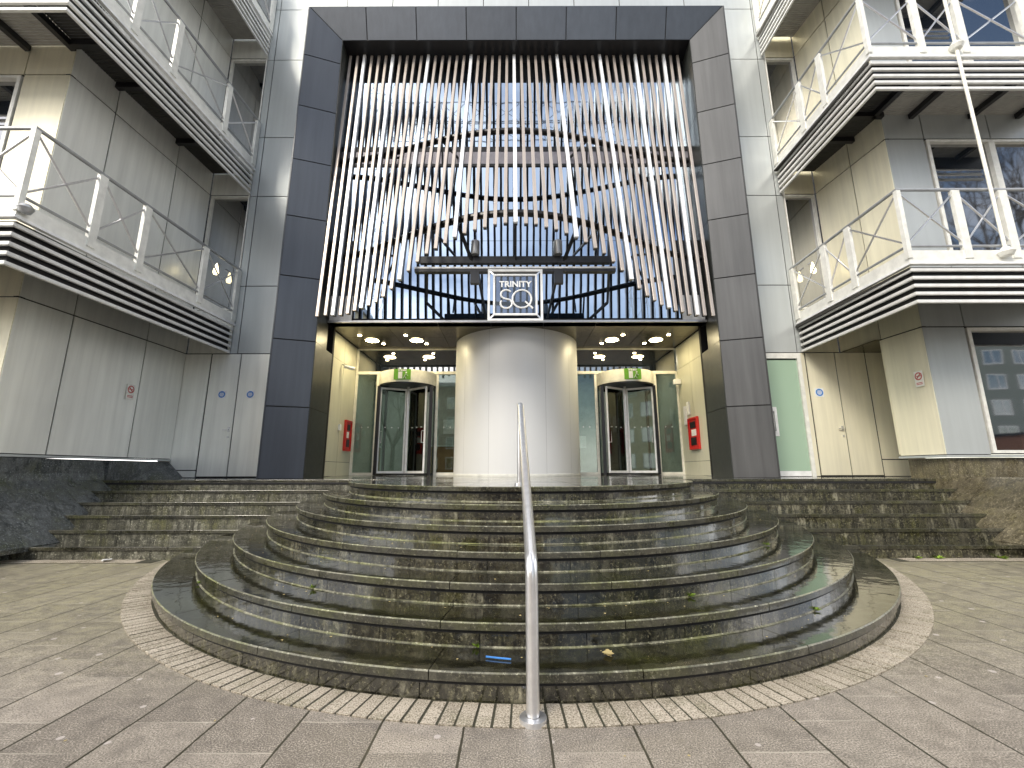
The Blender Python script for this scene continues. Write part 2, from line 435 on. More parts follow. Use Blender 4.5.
# brick border round the lowest step and along the foot of the side flights
m = MB(); p0 = phi0(0, 6.86, .3)
ph = arc_pts(0, .15, .098, p0, pi-p0)
m.use('mortar')
for a, b in zip(ph, ph[1:]):
    q = [ell(0, a, .0), ell(0, a, .252), ell(0, b, .252), ell(0, b, .0)]
    k = m.pts([(*p, gz(p[1])+.0035) for p in q]); m.quad(k, k+1, k+2, k+3)
m.use('brick')
def off_pt(phi, off):    # offset along the local normal
    a, b = AB(0); x, y = ell(0, phi); nx, ny = cos(phi)/a, -sin(phi)/b; L = math.hypot(nx, ny)
    return (x+nx/L*off, y+ny/L*off)
for a, b in zip(ph, ph[1:]):
    g = (b-a)*.075*random.uniform(.7, 1.4); dz = random.uniform(.006, .010)
    q = [off_pt(a+g, .015), off_pt(a+g, .25), off_pt(b-g, .25), off_pt(b-g, .015)]
    m.hexa([(*p, gz(p[1])-.01) for p in q]+[(*p, gz(p[1])+dz) for p in q])
for sx in (-1, 1):
    x = CX+sx*5.75
    while abs(x-CX) < 9:
        x2 = x+sx*.23
        for yy in (6.86, 6.97):
            s_ = .06*random.random()
            m.box(x+.004, x2-.004, yy, yy+.1, gz(yy)-.01, gz(yy+.1)+random.uniform(.005, .009))
        x = x2
m.cur = 0
m.box(-9, CX-5.5, 6.85, 7.08, .0, gz(6.86)+.0035); m.box(CX+5.6, 9, 6.85, 7.08, .0, gz(6.86)+.0035)
tag(m.build('brick_border'), kind='structure')

# curved staircase
st = empty('curved_staircase', (CX, 4.5, 0), 'wide half round flight of seven wet black granite steps up to the doors', 'staircase')
for i in range(7):
    h = H(i); h0 = H(i-1) if i else -.01
    yend = YS0+TS*i+.05 if i < 6 else 9.235
    yend = min(yend, 9.235)
    # riser
    m = MB(); p0 = phi0(i, yend); ph = arc_pts(i, 0, .72, p0, pi-p0)
    m.use('riser')
    for a, b in zip(ph, ph[1:]):
        gp = .0025/5; N = 10
        for k in range(N):
            s0 = a+gp+(b-a-2*gp)*k/N; s1 = a+gp+(b-a-2*gp)*(k+1)/N
            q = [ell(i, s0), ell(i, s1), ell(i, s1, -.06), ell(i, s0, -.06)]
            if k == 0: base = m.pts([(*q[0], h0-.02), (*q[0], h-.045), (*q[3], h0-.02), (*q[3], h-.045)]); m.quad(base, base+1, base+3, base+2)
            nb = m.pts([(*q[1], h0-.02), (*q[1], h-.045), (*q[2], h0-.02), (*q[2], h-.045)])
            m.sm.add(len(m.f)); m.quad(base, nb, nb+1, base+1); m.quad(base+2, nb+2, nb+3, base+3); m.quad(base+1, nb+1, nb+3, base+3)
            base = nb
        m.quad(base, base+1, base+3, base+2)
    m.use('gap')
    N = 90
    for k in range(N):
        s0 = p0+(pi-2*p0)*k/N; s1 = p0+(pi-2*p0)*(k+1)/N
        a_ = ell(i, s0, -.012); b_ = ell(i, s1, -.012)
        q = m.pts([(*a_, h0), (*b_, h0), (*b_, h-.02), (*a_, h-.02)]); m.quad(q, q+1, q+2, q+3)
    m.build('riser', None, st)
    m = MB().use('lime_glint')
    for k in range(N):
        s0 = p0+(pi-2*p0)*k/N; s1 = p0+(pi-2*p0)*(k+1)/N
        q = [ell(i, s0, .012), ell(i, s1, .012), ell(i, s1, 0), ell(i, s0, 0)]
        zz = h0+.007+(.008 if i == 0 else 0); b_ = m.pts([(*q[0], zz-.006), (*q[1], zz-.006), (*q[2], zz+.004), (*q[3], zz+.004)]); m.quad(b_, b_+1, b_+2, b_+3)
    if i: m.build('lime_joint', None, st)
    m = MB().use('gap')  # dark strip painted under the nosing as its shadow line
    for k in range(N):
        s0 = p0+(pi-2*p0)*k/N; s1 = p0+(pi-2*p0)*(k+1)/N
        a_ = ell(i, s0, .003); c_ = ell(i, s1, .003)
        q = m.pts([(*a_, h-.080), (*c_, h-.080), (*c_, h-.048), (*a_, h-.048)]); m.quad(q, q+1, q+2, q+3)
    m.build('nosing_shadow', None, st)
    # tread slab with projecting nosing
    m = MB(); off = .034
    p0 = phi0(i, yend, off); ph = arc_pts(i, off, 1.28, p0, pi-p0)
    random.shuffle([0])
    for a, b in zip(ph, ph[1:]):
        gp = .0006; N = 12; th = .052; hh = h+random.uniform(-.002, .002)
        base = None
        for k in range(N+1):
            s0 = a+gp+(b-a-2*gp)*k/N
            o = ell(i, s0, off); oi = ell(i, s0, off-.008)
            if i < 6:
                inn = ell(i+1, s0, -.10)
            else:
                inn = (o[0], 9.235); 
            mid = ell(i, s0, -.10) if i < 6 else (o[0], max(o[1]+.01, min(9.2, ell(i, s0, -.10)[1])))
            # chamfered nosing
            nb = m.pts([(*o, h-th), (*o, hh-.008), (*oi, hh), (*mid, hh), (*inn, hh), (*inn, h-th)])
            if base is not None:
                m.use('nosing')
                m.sm.add(len(m.f)); m.quad(base, nb, nb+1, base+1)
                m.use('lime_glint'); m.quad(base+1, nb+1, nb+2, base+2)  # pale edge colour paints the wet highlight along the nosing
                m.use('landing' if i == 6 else 'tread'); m.quad(base+2, nb+2, nb+3, base+3); m.quad(base+3, nb+3, nb+4, base+4)
                m.quad(base+5, nb+5, nb, base)
            else:
                m.use('nosing'); m.quad(*[nb+j for j in range(6)])
            base = nb
        m.use('nosing'); m.quad(*[base+j for j in range(6)][::-1])
    m.build('tread', None, st)

# straight flights
def flight(sx, xin, xout, label, rm):
    s = empty('straight_staircase', ((xin+xout)/2, YS0, 0), label, 'staircase')
    for k in range(6):
        h0 = .03+RS*k; h1 = h0+RS; y = YS0+TS*k
        m = MB().use(rm); x = xin
        while (xout-x)*sx > 0:
            x2 = x+sx*random.uniform(.85, 1.15)
            if (xout-x2)*sx < .3: x2 = xout
            m.box(x+sx*.003, x2-sx*.003, y, y+.05, h0-.05, h1-.04)
            x = x2
        m.use('gap').box(xin, xout, y+.012, y+.03, h0-.05, h1-.035)
        m.build('riser', None, s)
        m = MB(); x = xin+sx*.4
        x = xin
        while (xout-x)*sx > 0:
            x2 = x+sx*random.uniform(1.1, 1.6)
            if (xout-x2)*sx < .4: x2 = xout
            dz = random.uniform(-.003, .002)
            m.use('nosing').box(x+sx*.003, x2-sx*.003, y-.026, y+.02, h1-.052, h1+dz)
            m.use('landing' if k == 5 else 'tread')
            y2 = y+TS+.02 if k < 5 else y+.1
            b0 = m.pts([(x+sx*.003, y+.02, h1+dz), (x2-sx*.003, y+.02, h1+dz), (x2-sx*.003, y2, h1+dz), (x+sx*.003, y2, h1+dz)]); m.quad(b0, b0+1, b0+2, b0+3)
            x = x2
        m.build('tread', None, s, bevel=.004)
flight(-1, -2.6, -9.0, 'straight flight of six pale weathered granite steps left of the half round stairs', 'riser_dry')
flight(1, 2.9, 9.4, 'straight flight of six dark mossy granite steps right of the half round stairs', 'riser')

def lz(y): return 1.187+.016*max(0, y-9.36)
m = MB().use('landing')
xs = [-9.2+1.05*k for k in range(19)]; yy = [9.355, 9.9, 10.6, 11.3, 12.0, 12.7, 13.6]
for a, b in zip(xs, xs[1:]):
    for c, d in zip(yy, yy[1:]):
        k = m.pts([(a+.003, c+.003, lz(c)), (b-.003, c+.003, lz(c)), (b-.003, d-.003, lz(d)), (a+.003, d-.003, lz(d))]); m.quad(k, k+1, k+2, k+3)
m.use('gap').box(-9.2, 9.7, 9.235, 13.6, 1.1, 1.18)
m.use('landing')
m.box(CX-3.7, CX+3.7, 9.235, 9.36, 1.15, 1.1868)
m.use('lobby'); m.box(-6, 6, 13.6, 19, 1.15, 1.25)
tag(m.build('landing'), kind='structure')

# ------------------------------------------------------------------ office building shell
D = 10.9
bld = empty('office_building', (CX, D, 1.18), 'silver panelled modern office block with projecting wings either side of its entrance', 'building')
def grid_panels(m, xs, zs, y, mat, gap=.024):
    m.use('gap').slab([(xs[0], y+.02, zs[0]), (xs[-1], y+.02, zs[0]), (xs[-1], y+.02, zs[-1]), (xs[0], y+.02, zs[-1])], .1)
    m.use(mat)
    for a, b in zip(xs, xs[1:]):
        for c, d in zip(zs, zs[1:]):
            m.panel([(a, y, c), (b, y, c), (b, y, d), (a, y, d)], gap)
FL = 4.59     # storey pitch
# flat strips either side of the portal
for sx, mt in ((-1, 'silver'), (1, 'silver')):
    m = MB()
    xs = sorted([CX+sx*5.2, CX+sx*7.24, CX+sx*7.44])
    grid_panels(m, xs, [Z(z) for z in (3.0, 4.865, 7.54, 9.43, 12.1, 13.95, 16.3, 19)], D, mt)
    m.use('offwhite'); e = CX+sx*7.45; m.box(e, e+sx*.03, D-.01, D+.35, Z(3.05), Z(19))
    m.build('facade_cladding', None, bld)
m = MB(); xs = [CX+v for v in (-5.2, -3.8, -2.4, -1, .4, 1.8, 3.2, 5.2)]
grid_panels(m, xs, [Z(12.6), Z(13.95), Z(16.3), Z(19)], D, 'silver'); m.build('facade_cladding', None, bld)

# ground floor left wall and right wall round the doors
m = MB(); grid_panels(m, [-8.75, -7.76], [lz(D)+.0, Z(.04), Z(3.0)], D, 'silver_cool')
m.build('facade_cladding', None, bld)
m = MB(); grid_panels(m, [CX+7.3, CX+7.42], [lz(D), Z(3.0)], D, 'silver_warm_lit')
m.build('facade_cladding', None, bld)
m = MB(); grid_panels(m, [9.12, 10.2], [lz(D), Z(.27), Z(3.0)], D, 'silver_warm_lit'); m.build('facade_cladding', None, bld)

def wing(sx, xc, yf, xi, cuts, side_mat, front_mat, gend=None):
    out = sx
    win = MB()
    # side wall storeys
    zs = [(Z(.31), Z(3.0)), (Z(3.0), Z(4.6)), (Z(4.6), Z(3.0+FL)), (Z(3.0+FL), Z(4.6+FL)), (Z(4.6+FL), Z(3.0+2*FL)), (Z(3.0+2*FL), Z(4.6+2*FL)), (Z(4.6+2*FL), Z(18))]
    m = MB()
    for j, (z0, z1) in enumerate(zs):
        cc = cuts if not (gend and j == 0) else gend
        for a, b in zip(cc, cc[1:]):
            xa = xc+(xi-xc)*(a-yf)/(D-yf); xb = xc+(xi-xc)*(b-yf)/(D-yf)
            q = [(xa, a, z0), (xb, b, z0), (xb, b, z1), (xa, a, z1)]
            if sx > 0: q = [q[1], q[0], q[3], q[2]]
            m.use(side_mat); m.panel(q, .026)
            q2 = [(p[0]+out*.02, p[1], p[2]) for p in q]
            m.use('gap'); m.slab(q2, .08)
    m.build('wing_cladding', None, bld)
    # front wall
    x1 = xc; x2 = xc+sx*.97; x3 = xc+sx*5.6
    m = MB()
    def fp(a, b, z0, z1, mt=front_mat):
        a, b = min(a, b), max(a, b)
        m.use(mt).panel([(a, yf, z0), (b, yf, z0), (b, yf, z1), (a, yf, z1)], .026)
        m.use('gap').slab([(a, yf+.02, z0), (b, yf+.02, z0), (b, yf+.02, z1), (a, yf+.02, z1)], .08)
    for j, (z0, z1) in enumerate(zs):
        fp(x1, x2-sx*.06, z0, z1)
        if j % 2 == 1:
            for q in range(3): fp(x2-sx*.06+sx*1.56*q, x2-sx*.06+sx*1.56*(q+1), z0, z1)
    m.build('wing_cladding', None, bld)
    for f in range(4):
        z0 = Z(.34) if f == 0 else Z(4.62+FL*(f-1)); z1 = Z(3.0+FL*f)-.02
        for q in range(3):
            a = x2+sx*1.50*q-sx*.02; b = a+sx*1.50; a_, b_ = min(a, b), max(a, b)
            fr = MB().use('offwhite')
            for (u0, u1, v0, v1) in ((a_, a_+.07, z0, z1), (b_-.07, b_, z0, z1), (a_+.07, b_-.07, z0, z0+.06), (a_+.07, b_-.07, z1-.06, z1)):
                fr.box(u0, u1, yf-.01, yf+.12, v0, v1)
            w_ = fr.build('window', None, bld)
            MB().use('winglass').box(a_+.07, b_-.07, yf+.08, yf+.1, z0+.06, z1-.06).build('pane', None, w_)
    # soffit / head of top and recess windows between the wing and the flat strip
    e = CX+sx*7.44; a_, b_ = min(xi, e), max(xi, e)
    for f in range(3):
        z0 = Z(4.2+FL*f); z1 = Z(3.0+FL*(f+1))
        fr = MB().use('offwhite')
        fr.box(a_, a_+.06, D+.04, D+.2, z0, z1); fr.box(b_-.06, b_, D+.04, D+.2, z0, z1)
        fr.box(a_+.06, b_-.06, D+.04, D+.2, z1-.06, z1); fr.box(a_+.06, b_-.06, D+.04, D+.2, z0, z0+.06)
        w_ = fr.build('window', None, bld)
        MB().use('winglass').box(a_+.06, b_-.06, D+.12, D+.14, z0+.06, z1-.06).build('pane', None, w_)
        m = MB(); grid_panels(m, [a_, b_], [z1+.005, Z(4.2+FL*(f+1))-.005], D+.02, side_mat); m.build('facade_cladding', None, bld)
    m = MB(); grid_panels(m, [a_, b_], [Z(3.005), Z(4.19)], D+.02, side_mat); m.build('facade_cladding', None, bld)
    # sill ledge along the foot of the cladding
    pth = [(xc+(xi-xc)*((gend[-1] if gend else D)-yf)/(D-yf), gend[-1] if gend else D), (xc, yf), (x3, yf)]
    MB().use('silver').ribbon(pth, -.02, .05, Z(.265), Z(.305), out=-sx if sx < 0 else 1).build('sill_ledge', None, bld)
    # dark core so nothing shows through
    xx = sorted([xc+sx*.16, xc+sx*6]); MB().use('gap').box(xx[0], xx[1], yf+.14, (gend[-1]-.02 if gend else D+.4), 1.7, Z(2.98)).build('core', None, bld)
    xx = sorted([xc+sx*.3, xc+sx*6]); MB().use('gap').box(xx[0], xx[1], yf+.14, D+4, Z(3.02), Z(18)).build('core', None, bld)
    return
wing(-1, -8.57, 7.13, -8.42, [7.13, 8.07, 9.72, D], 'silver_cool', 'silver_warm_lit')
wing(1, 8.72, 8.86, 8.49, [8.86, 9.79, D], 'silver_warm_lit', 'silver', gend=[8.86, 9.80])
MB().use('silver_warm_lit').box(8.62, 10.3, 9.80, 9.83, 1.7, Z(2.98)).build('wing_cladding', None, bld)
for q in (-7.4, 5): MB().use('gap').box(CX+q, CX+q+2.4, D+.5, D+.6, 1.2, Z(19)).build('core', None, bld)
MB().use('soffit').box(8.5, 10.3, 9.8, D, Z(2.99), Z(3.0)).build('ceiling', None, bld)

# granite plinths
def plinth(sx, mat, prof, y0, y1, box, label):
    p = MB().use(mat)
    # prof: (x,z) polyline from toe to top, extruded along Y in blocks
    ycuts = [y0]; 
    while ycuts[-1] < y1-.6: ycuts.append(ycuts[-1]+1.35)
    ycuts[-1] = y1
    for a, b in zip(ycuts, ycuts[1:]):
        for (xa, za), (xb, zb) in zip(prof, prof[1:]):
            k = p.pts([(xa, a+.003, za), (xa, b-.003, za), (xb, b-.003, zb), (xb, a+.003, zb)]); p.quad(k, k+1, k+2, k+3)
        for yy_ in (a+.003, b-.003):
            k = p.pts([(x, yy_, z) for x, z in prof]+[(prof[0][0]+sx*3, yy_, prof[-1][1]), (prof[0][0]+sx*3, yy_, prof[0][1])]); p.quad(*range(k, k+len(prof)+2))
    if box: p.box(*box)
    o = p.build('granite_plinth'); tag(o, label, 'plinth')
plinth(-1, 'plinth_l', [(-7.72, -.02), (-7.74, .15), (-7.44, .16), (-7.42, .23), (-7.93, .69), (-7.935, .695), (-8.5, 1.2), (-8.53, 1.33), (-8.53, 1.60)], 1.6, 9.3, (-12, -8.46, 9.3, 10.88, 1.0, 1.60),
       'battered blue grey granite plinth rising beside the left hand steps')
plinth(1, 'plinth_r', [(8.12, -.02), (8.14, .15), (7.90, .16), (7.88, .23), (8.42, .70), (8.425, .705), (8.95, 1.2), (9.0, 1.23)], 3.0, 9.22, (8.76, 15, 8.9, 9.79, 1.0, 1.60),
       'battered brown mossy granite plinth rising beside the right hand steps')
m = MB().use('plinth_l')
m.hexa([(-8.46, 9.9, 1.19), (-8.03, D-.03, 1.21), (-8.03, D-.015, 1.21), (-8.46, D-.015, 1.19), (-8.46, 9.9, 1.60), (-8.45, D-.03, 1.60), (-8.45, D-.015, 1.60), (-8.46, D-.015, 1.60)])
tag(m.build('granite_kerb'), 'small grey granite wedge at the foot of the wall by the left doors', 'kerb')

# ------------------------------------------------------------------ portal frame
pf = empty('portal_frame', (CX, 9.95, 1.19), 'tall dark blue grey splayed portal frame around the whole entrance', 'portal')
YO, YI, XO, XI = 9.95, 10.25, 5.83, 4.94; ZO, ZI = Z(12.87), Z(12.04)
zc = [1.19]+[Z(-.13+1.625*k) for k in range(1, 8)]
for sx in (-1, 1):
    m = MB(); mt = 'portal' if sx < 0 else 'portal_warm'
    o, i_ = CX+sx*XO, CX+sx*XI
    m.use('gap'); q = [(o, YO+.02, 1.19), (i_, YI+.02, 1.19), (i_, YI+.02, ZI), (o, YO+.02, ZO)]
    if sx > 0: q = [q[1], q[0], q[3], q[2]]
    m.slab(q, .05); m.use(mt)
    for k, z0 in enumerate(zc):
        last = k == len(zc)-1
        z1 = ZO if last else zc[k+1]; z1i = ZI if last else z1
        q = [(o, YO, z0), (i_, YI, z0), (i_, YI, z1i), (o, YO, z1)]
        if sx > 0: q = [q[1], q[0], q[3], q[2]]
        m.panel(q, .028)
    m.box(o, o+sx*.03, YO+.01, D, 1.19, ZO)
    m.build('jamb_cladding', None, pf)
    m = MB().use('reveal')
    i2 = CX+sx*5.0
    for k, z0 in enumerate(zc):
        z1 = ZI if k == len(zc)-1 else zc[k+1]
        ye = 11.4 if z0 < Z(2.5) else 11.02
        q = [(i_, YI+.004, z0), (i2, ye, z0), (i2, ye, z1), (i_, YI+.004, z1)]
        if sx > 0: q = [q[1], q[0], q[3], q[2]]
        m.use('reveal').panel(q, .012); m.use('gap').slab([(p[0]+sx*.015, p[1], p[2]) for p in q], .05)
    m.build('reveal_lining', None, pf)
m = MB(); m.use('gap').slab([(CX-XI, YI+.02, ZI), (CX+XI, YI+.02, ZI), (CX+XO, YO+.02, ZO), (CX-XO, YO+.02, ZO)], .05)
xj = [-XO, -4.24, -2.83, -1.415, 0, 1.415, 2.83, 4.24, XO]
m.use('portal')
for a, b in zip(xj, xj[1:]):
    ai = max(a, -XI); bi = min(b, XI)
    m.panel([(CX+ai, YI, ZI), (CX+bi, YI, ZI), (CX+b, YO, ZO), (CX+a, YO, ZO)], .028)
m.box(CX-XO, CX+XO, YO+.01, D, ZO-.03, ZO)
m.build('lintel_cladding', None, pf)
MB().use('black').box(CX-XI-.05, CX+XI+.05, YI+.01, 11.1, ZI, ZI+.04).build('reveal_lining', None, pf)

# ------------------------------------------------------------------ curtain glass, spandrels, canopy
YG = 10.95; ZS = Z(3.84)
gl = empty('curtain_wall', (CX, YG, ZS), 'tall reflective glass wall behind the vertical metal louvres above the doors', 'glass wall')
m = MB().use('mirror')
xg = [CX-5, CX-3.3, CX-1.1, CX+1.1, CX+3.3, CX+5]
for a, b in zip(xg, xg[1:]):
    for c, d in ((ZS+.12, Z(6.2)), (Z(6.2), Z(8.5)), (Z(9.135), ZI)):
        x0, x1 = a+.006, b-.006
        if c < Z(4) : x0 = max(x0, CX-4.32); x1 = min(x1, CX+4.32)
        m.box(x0, x1, YG, YG+.02, c+.005, d-.005)
m.build('glass_pane', None, gl)
m = MB().use('dark'); m.box(CX-5, CX+5, YG-.03, YG+.03, Z(8.98), Z(9.13)); m.box(CX-5, CX+5, YG-.03, YG+.03, Z(8.5), Z(8.58))
m.use('spandrel').box(CX-5, CX+5, YG-.02, YG+.03, Z(8.585), Z(8.975)); m.build('spandrel', None, gl)
m = MB().use('dark').box(CX-5, CX+5, YG+.03, YG+.3, ZS, ZI); m.build('backing', None, gl)
m = MB().use('white')
for sx in (-1, 1):
    a, b = sorted((CX+sx*4.35, CX+sx*4.96)); m.panel([(a, YG-.04, ZS+.06), (b, YG-.04, ZS+.06), (b, YG-.04, Z(4.6)), (a, YG-.04, Z(4.6))], .02)
m.build('end_panel', None, gl)
m = MB().use('steel').box(CX-4.98, CX+4.98, YG-.06, YG+.04, ZS, ZS+.055); m.build('bottom_rail', None, gl)

ca = empty('canopy_soffit', (CX, 12, ZS), 'bronze panelled porch ceiling over the revolving doors', 'ceiling')
m = MB(); ydoor = 13.4
m.use('gap').box(CX-5.1, CX+5.1, YG-.03, ydoor+.1, ZS+.02, ZS+.06)
m.use('soffit')
for a, b in zip([-5, -3.5, -2.1, -.7, .7, 2.1, 3.5], [-3.5, -2.1, -.7, .7, 2.1, 3.5, 5]):
    for c, d in ((YG-.02, 12.2), (12.2, ydoor)):
        m.panel([(CX+a, d, ZS), (CX+b, d, ZS), (CX+b, c, ZS), (CX+a, c, ZS)], .012, .02)
m.build('panelling', None, ca)

# porch side walls
for sx in (-1, 1):
    pw = MB(); x = CX+sx*5.06
    for a, b in ((11.41, 12.4), (12.4, ydoor)):
        for c, d in ((lz(12), Z(.27)), (Z(.27), Z(3.12)), (Z(3.12), ZS)):
            q = [(x, a, c), (x, b, c), (x, b, d), (x, a, d)]
            if sx > 0: q = [q[1], q[0], q[3], q[2]]
            pw.use('porch').panel(q, .01); pw.use('gap').slab([(p[0]+sx*.012, p[1], p[2]) for p in q], .04)
    o = pw.build('porch_wall'); tag(o, ('left' if sx < 0 else 'right')+' porch side wall of warm lit champagne metal panels', 'wall')

# entrance column
cl_ = empty('entrance_column', (CX, 13.1, 1.2), 'huge round pale silver clad column between the two revolving doors', 'column')
RC, YCC = 1.86, 13.15
m = MB().use('column'); z0 = lz(12)-.03
cuts = [-160, -118, -76, -34, 8, 50, 100, 150, 200]
cuts = [180, 218, 246, 294, 322, 360, 450, 540]
for a, b in zip(cuts, cuts[1:]):
    m.lathe(CX, YCC, [(RC-.03, z0), (RC, z0+.001), (RC, ZS-.004), (RC-.03, ZS-.003)], 28, radians(a+.05), radians(b-.05))
m.use('gap').lathe(CX, YCC, [(RC-.012, z0), (RC-.012, ZS-.003)], 96)
m.build('cladding', None, cl_)
MB().use('offwhite').lathe(CX, YCC, [(RC+.004, z0), (RC+.012, z0+.03), (RC+.012, z0+.08), (RC+.002, z0+.085)], 96).build('base_ring', None, cl_)

# ------------------------------------------------------------------ louvre screen
ls = empty('louvre_screen', (CX, 10.6, Z(3.5)), 'screen of long vertical beige and silver metal fins with an arched lower edge', 'screen')
tip_y = [316, 315.2, 315, 314.2, 312.8, 310.6, 308, 304.6, 301, 296, 288.4, 279.4, 270, 261.4, 253.6, 247.6, 242.2, 237, 232.6, 229.4, 226.4, 224.2, 222.8, 222.4]
tip_t = [math.tan(math.atan((384-y)/436)+radians(11.34)) for y in tip_y]
YT, ZT = 10.70, 12.04
def lean(u): return .078+.302*(1-u*u)**2
SP = .2095; XC2 = .08
bright = {2, 6, 11, 17, 23, 29, 35, 40, 44}
def fin_x(i): return XC2+(i-23)*SP
def fin_y(i, zp):
    return YT-(ZT-zp)*lean(abs(i-23)/23)
for i in range(47):
    k = i if i <= 23 else 46-i
    s_ = lean(abs(i-23)/23); t_ = tip_t[k]
    zt = t_*(YT-ZT*s_)/(1-t_*s_)
    zt += random.uniform(-.015, .015)
    x = fin_x(i); w_ = .084 if i in bright else .074; dp = .13
    yb, ytp = fin_y(i, zt), YT
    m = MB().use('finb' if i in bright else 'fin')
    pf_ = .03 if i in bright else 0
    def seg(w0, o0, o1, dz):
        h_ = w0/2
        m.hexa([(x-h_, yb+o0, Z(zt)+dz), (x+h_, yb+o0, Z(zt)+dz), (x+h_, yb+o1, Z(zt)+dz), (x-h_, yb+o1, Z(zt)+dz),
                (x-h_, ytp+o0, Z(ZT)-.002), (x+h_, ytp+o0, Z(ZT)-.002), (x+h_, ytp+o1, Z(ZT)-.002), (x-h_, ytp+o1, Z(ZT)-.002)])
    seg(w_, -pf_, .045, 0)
    m.use('finshade'); seg(w_-.006, .0455, dp, .004)
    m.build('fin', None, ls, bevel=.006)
def ring(zp, i0, i1, r):
    path = []
    for k in range(49):
        i = i0+(i1-i0)*k/48
        path.append((fin_x(i), fin_y(i, zp)+.13+r, Z(zp)))
    return path
for zp in (5.39, 8.43):
    p = ring(zp, 0, 46, .075); MB().use('black').tube(p, .075, 10).build('curved_rail', None, ls)
m = MB().use('dark')
for i in (5, 14, 23, 32, 41):
    x = fin_x(i)
    for zp in (5.39, 8.43):
        y = fin_y(i, zp)+.22
        if YG-y > .3:
            m.bar((x, y, Z(zp)), (x*.85, YG-.02, Z(zp+.35)), .05)
        m.bar((x, y, Z(zp)), (x, min(YG-.02, y+.25), Z(zp-.6)), .04)
m.build('strut', None, ls)

# sign truss, floodlights and sign
tr = empty('sign_truss', (CX-.05, 9.05, Z(4.4)), 'dark steel truss hanging below the louvres and carrying the sign', 'truss')
yb = 9.05; x0, x1 = -2.12, 2.22
MB().use('white').box(x0-.05, x1+.1, yb-.03, yb, Z(4.44), Z(4.48)).build('lower_chord_and_reflection', None, tr)  # white bar paints the bright reflection seen between the chords
MB().use('black').box(x0-.05, x1+.1, yb-.02, yb+.12, Z(4.37), Z(4.435)).build('lower_chord_and_reflection', None, tr)
MB().use('dark').box(x0+.05, x1, yb+.02, yb+.14, Z(4.60), Z(4.76)).build('upper_chord', None, tr)
def strut(p, q, w_): MB().use('dark').bar(p, q, w_).build('strut', None, tr)
for sx in (-1, 1):
    strut((CX+sx*1.35, 8.55, Z(5.36)), (CX+sx*1.02, yb+.08, Z(4.62)), .06)
    strut((CX+sx*2.1, 9.2, Z(5.36)), (CX+sx*2.05, yb+.08, Z(4.62)), .05)
    strut((CX+sx*2.05, yb+.1, Z(4.4)), (CX+sx*2.4, YG-.02, Z(4.4)), .06)
    strut((CX+sx*.9, yb+.1, Z(4.4)), (CX+sx*.9, YG-.02, Z(4.4)), .06)
strut((CX-.05, 8.4, Z(5.36)), (CX-.05, yb+.08, Z(4.62)), .04)
for sx, sd in ((-1, 'left'), (1, 'right')):
    fl = empty('floodlight', (CX-.03+sx*.93, yb-.02, Z(4.76)), 'grey cylindrical floodlight on the truss to the %s of the square sign' % sd, 'floodlight', 'floodlights on the sign truss')
    x = CX-.03+sx*.93
    MB().use('rail').lathe(x, yb-.02, [(0, Z(4.765)), (.095, Z(4.765)), (.1, Z(4.78)), (.1, Z(5.08)), (.09, Z(5.10)), (0, Z(5.10))], 20).build('housing', None, fl)
    MB().use('black').box(x-.10, x+.10, yb-.06, yb+.06, Z(4.08), Z(4.36)).build('control_box', None, fl)

sg = empty('square_sign', (CX-.08, 8.95, Z(3.2)), 'square open framed entrance sign reading TRINITY SQ above the column', 'sign')
sxc = .075; hw = .60; zb, zt_ = Z(3.17), Z(4.36); ysn = 8.9
def sq_frame(name, hx, z0, z1, y, t, dpt, mat):
    m = MB().use(mat)
    m.box(sxc-hx, sxc-hx+t, y, y+dpt, z0, z1); m.box(sxc+hx-t, sxc+hx, y, y+dpt, z0, z1)
    m.box(sxc-hx+t, sxc+hx-t, y, y+dpt, z0, z0+t); m.box(sxc-hx+t, sxc+hx-t, y, y+dpt, z1-t, z1)
    return m.build(name, None, sg, bevel=.004)
sq_frame('outer_frame', hw, zb, zt_, ysn, .05, .05, 'white')
sq_frame('inner_frame', hw-.12, zb+.12, zt_-.12, ysn-.02, .042, .05, 'white')
m = MB().use('steel')
for a in (-1, 1):
    for zc_, zz in ((zb+.02, zb+.14), (zt_-.02, zt_-.14)):
        m.bar((sxc+a*(hw-.02), ysn+.02, zc_), (sxc+a*(hw-.14), ysn+.005, zz), .03)
    m.bar((sxc+a*(hw-.02), ysn+.04, zt_-.02), (sxc+a*(hw-.02), yb+.1, Z(4.4)), .03)
m.build('bracket', None, sg)
MB().use('clear2').box(sxc-hw+.16, sxc+hw-.16, ysn+.02, ysn+.026, zb+.16, zt_-.16).build('pane', None, sg)
def text(body, x, y, z, size, mat, parent=None, name='lettering', rot=(pi/2, 0, 0), ext=.008, sp=1.0, off=0.):
    c = bpy.data.curves.new(name, 'FONT'); c.body = body; c.size = size; c.align_x = 'CENTER'; c.align_y = 'CENTER'
    c.extrude = ext; c.space_character = sp; c.offset = .006
    t = bpy.data.objects.new(name+'_text', c); col.objects.link(t)
    dg = bpy.context.evaluated_depsgraph_get(); dg.update()
    me = bpy.data.meshes.new_from_object(t.evaluated_get(dg))
    bpy.data.objects.remove(t); me.name = name; me.materials.clear(); me.materials.append(M[mat])
    R = Matrix.Translation((x, y, z)) @ Matrix(Vector((0, 0, 0)).to_track_quat('Z', 'Y').to_matrix().to_4x4()) if False else None
    from mathutils import Euler
    T = Matrix.Translation((x, y, z)) @ Euler(rot).to_matrix().to_4x4()
    loc = Vector(root_of(parent).location) if parent else Vector((x, y, z))
    me.transform(Matrix.Translation(-loc) @ T)
    o = bpy.data.objects.new(name, me); col.objects.link(o)
    if parent: o.parent = parent
    else: o.location = loc
    return o
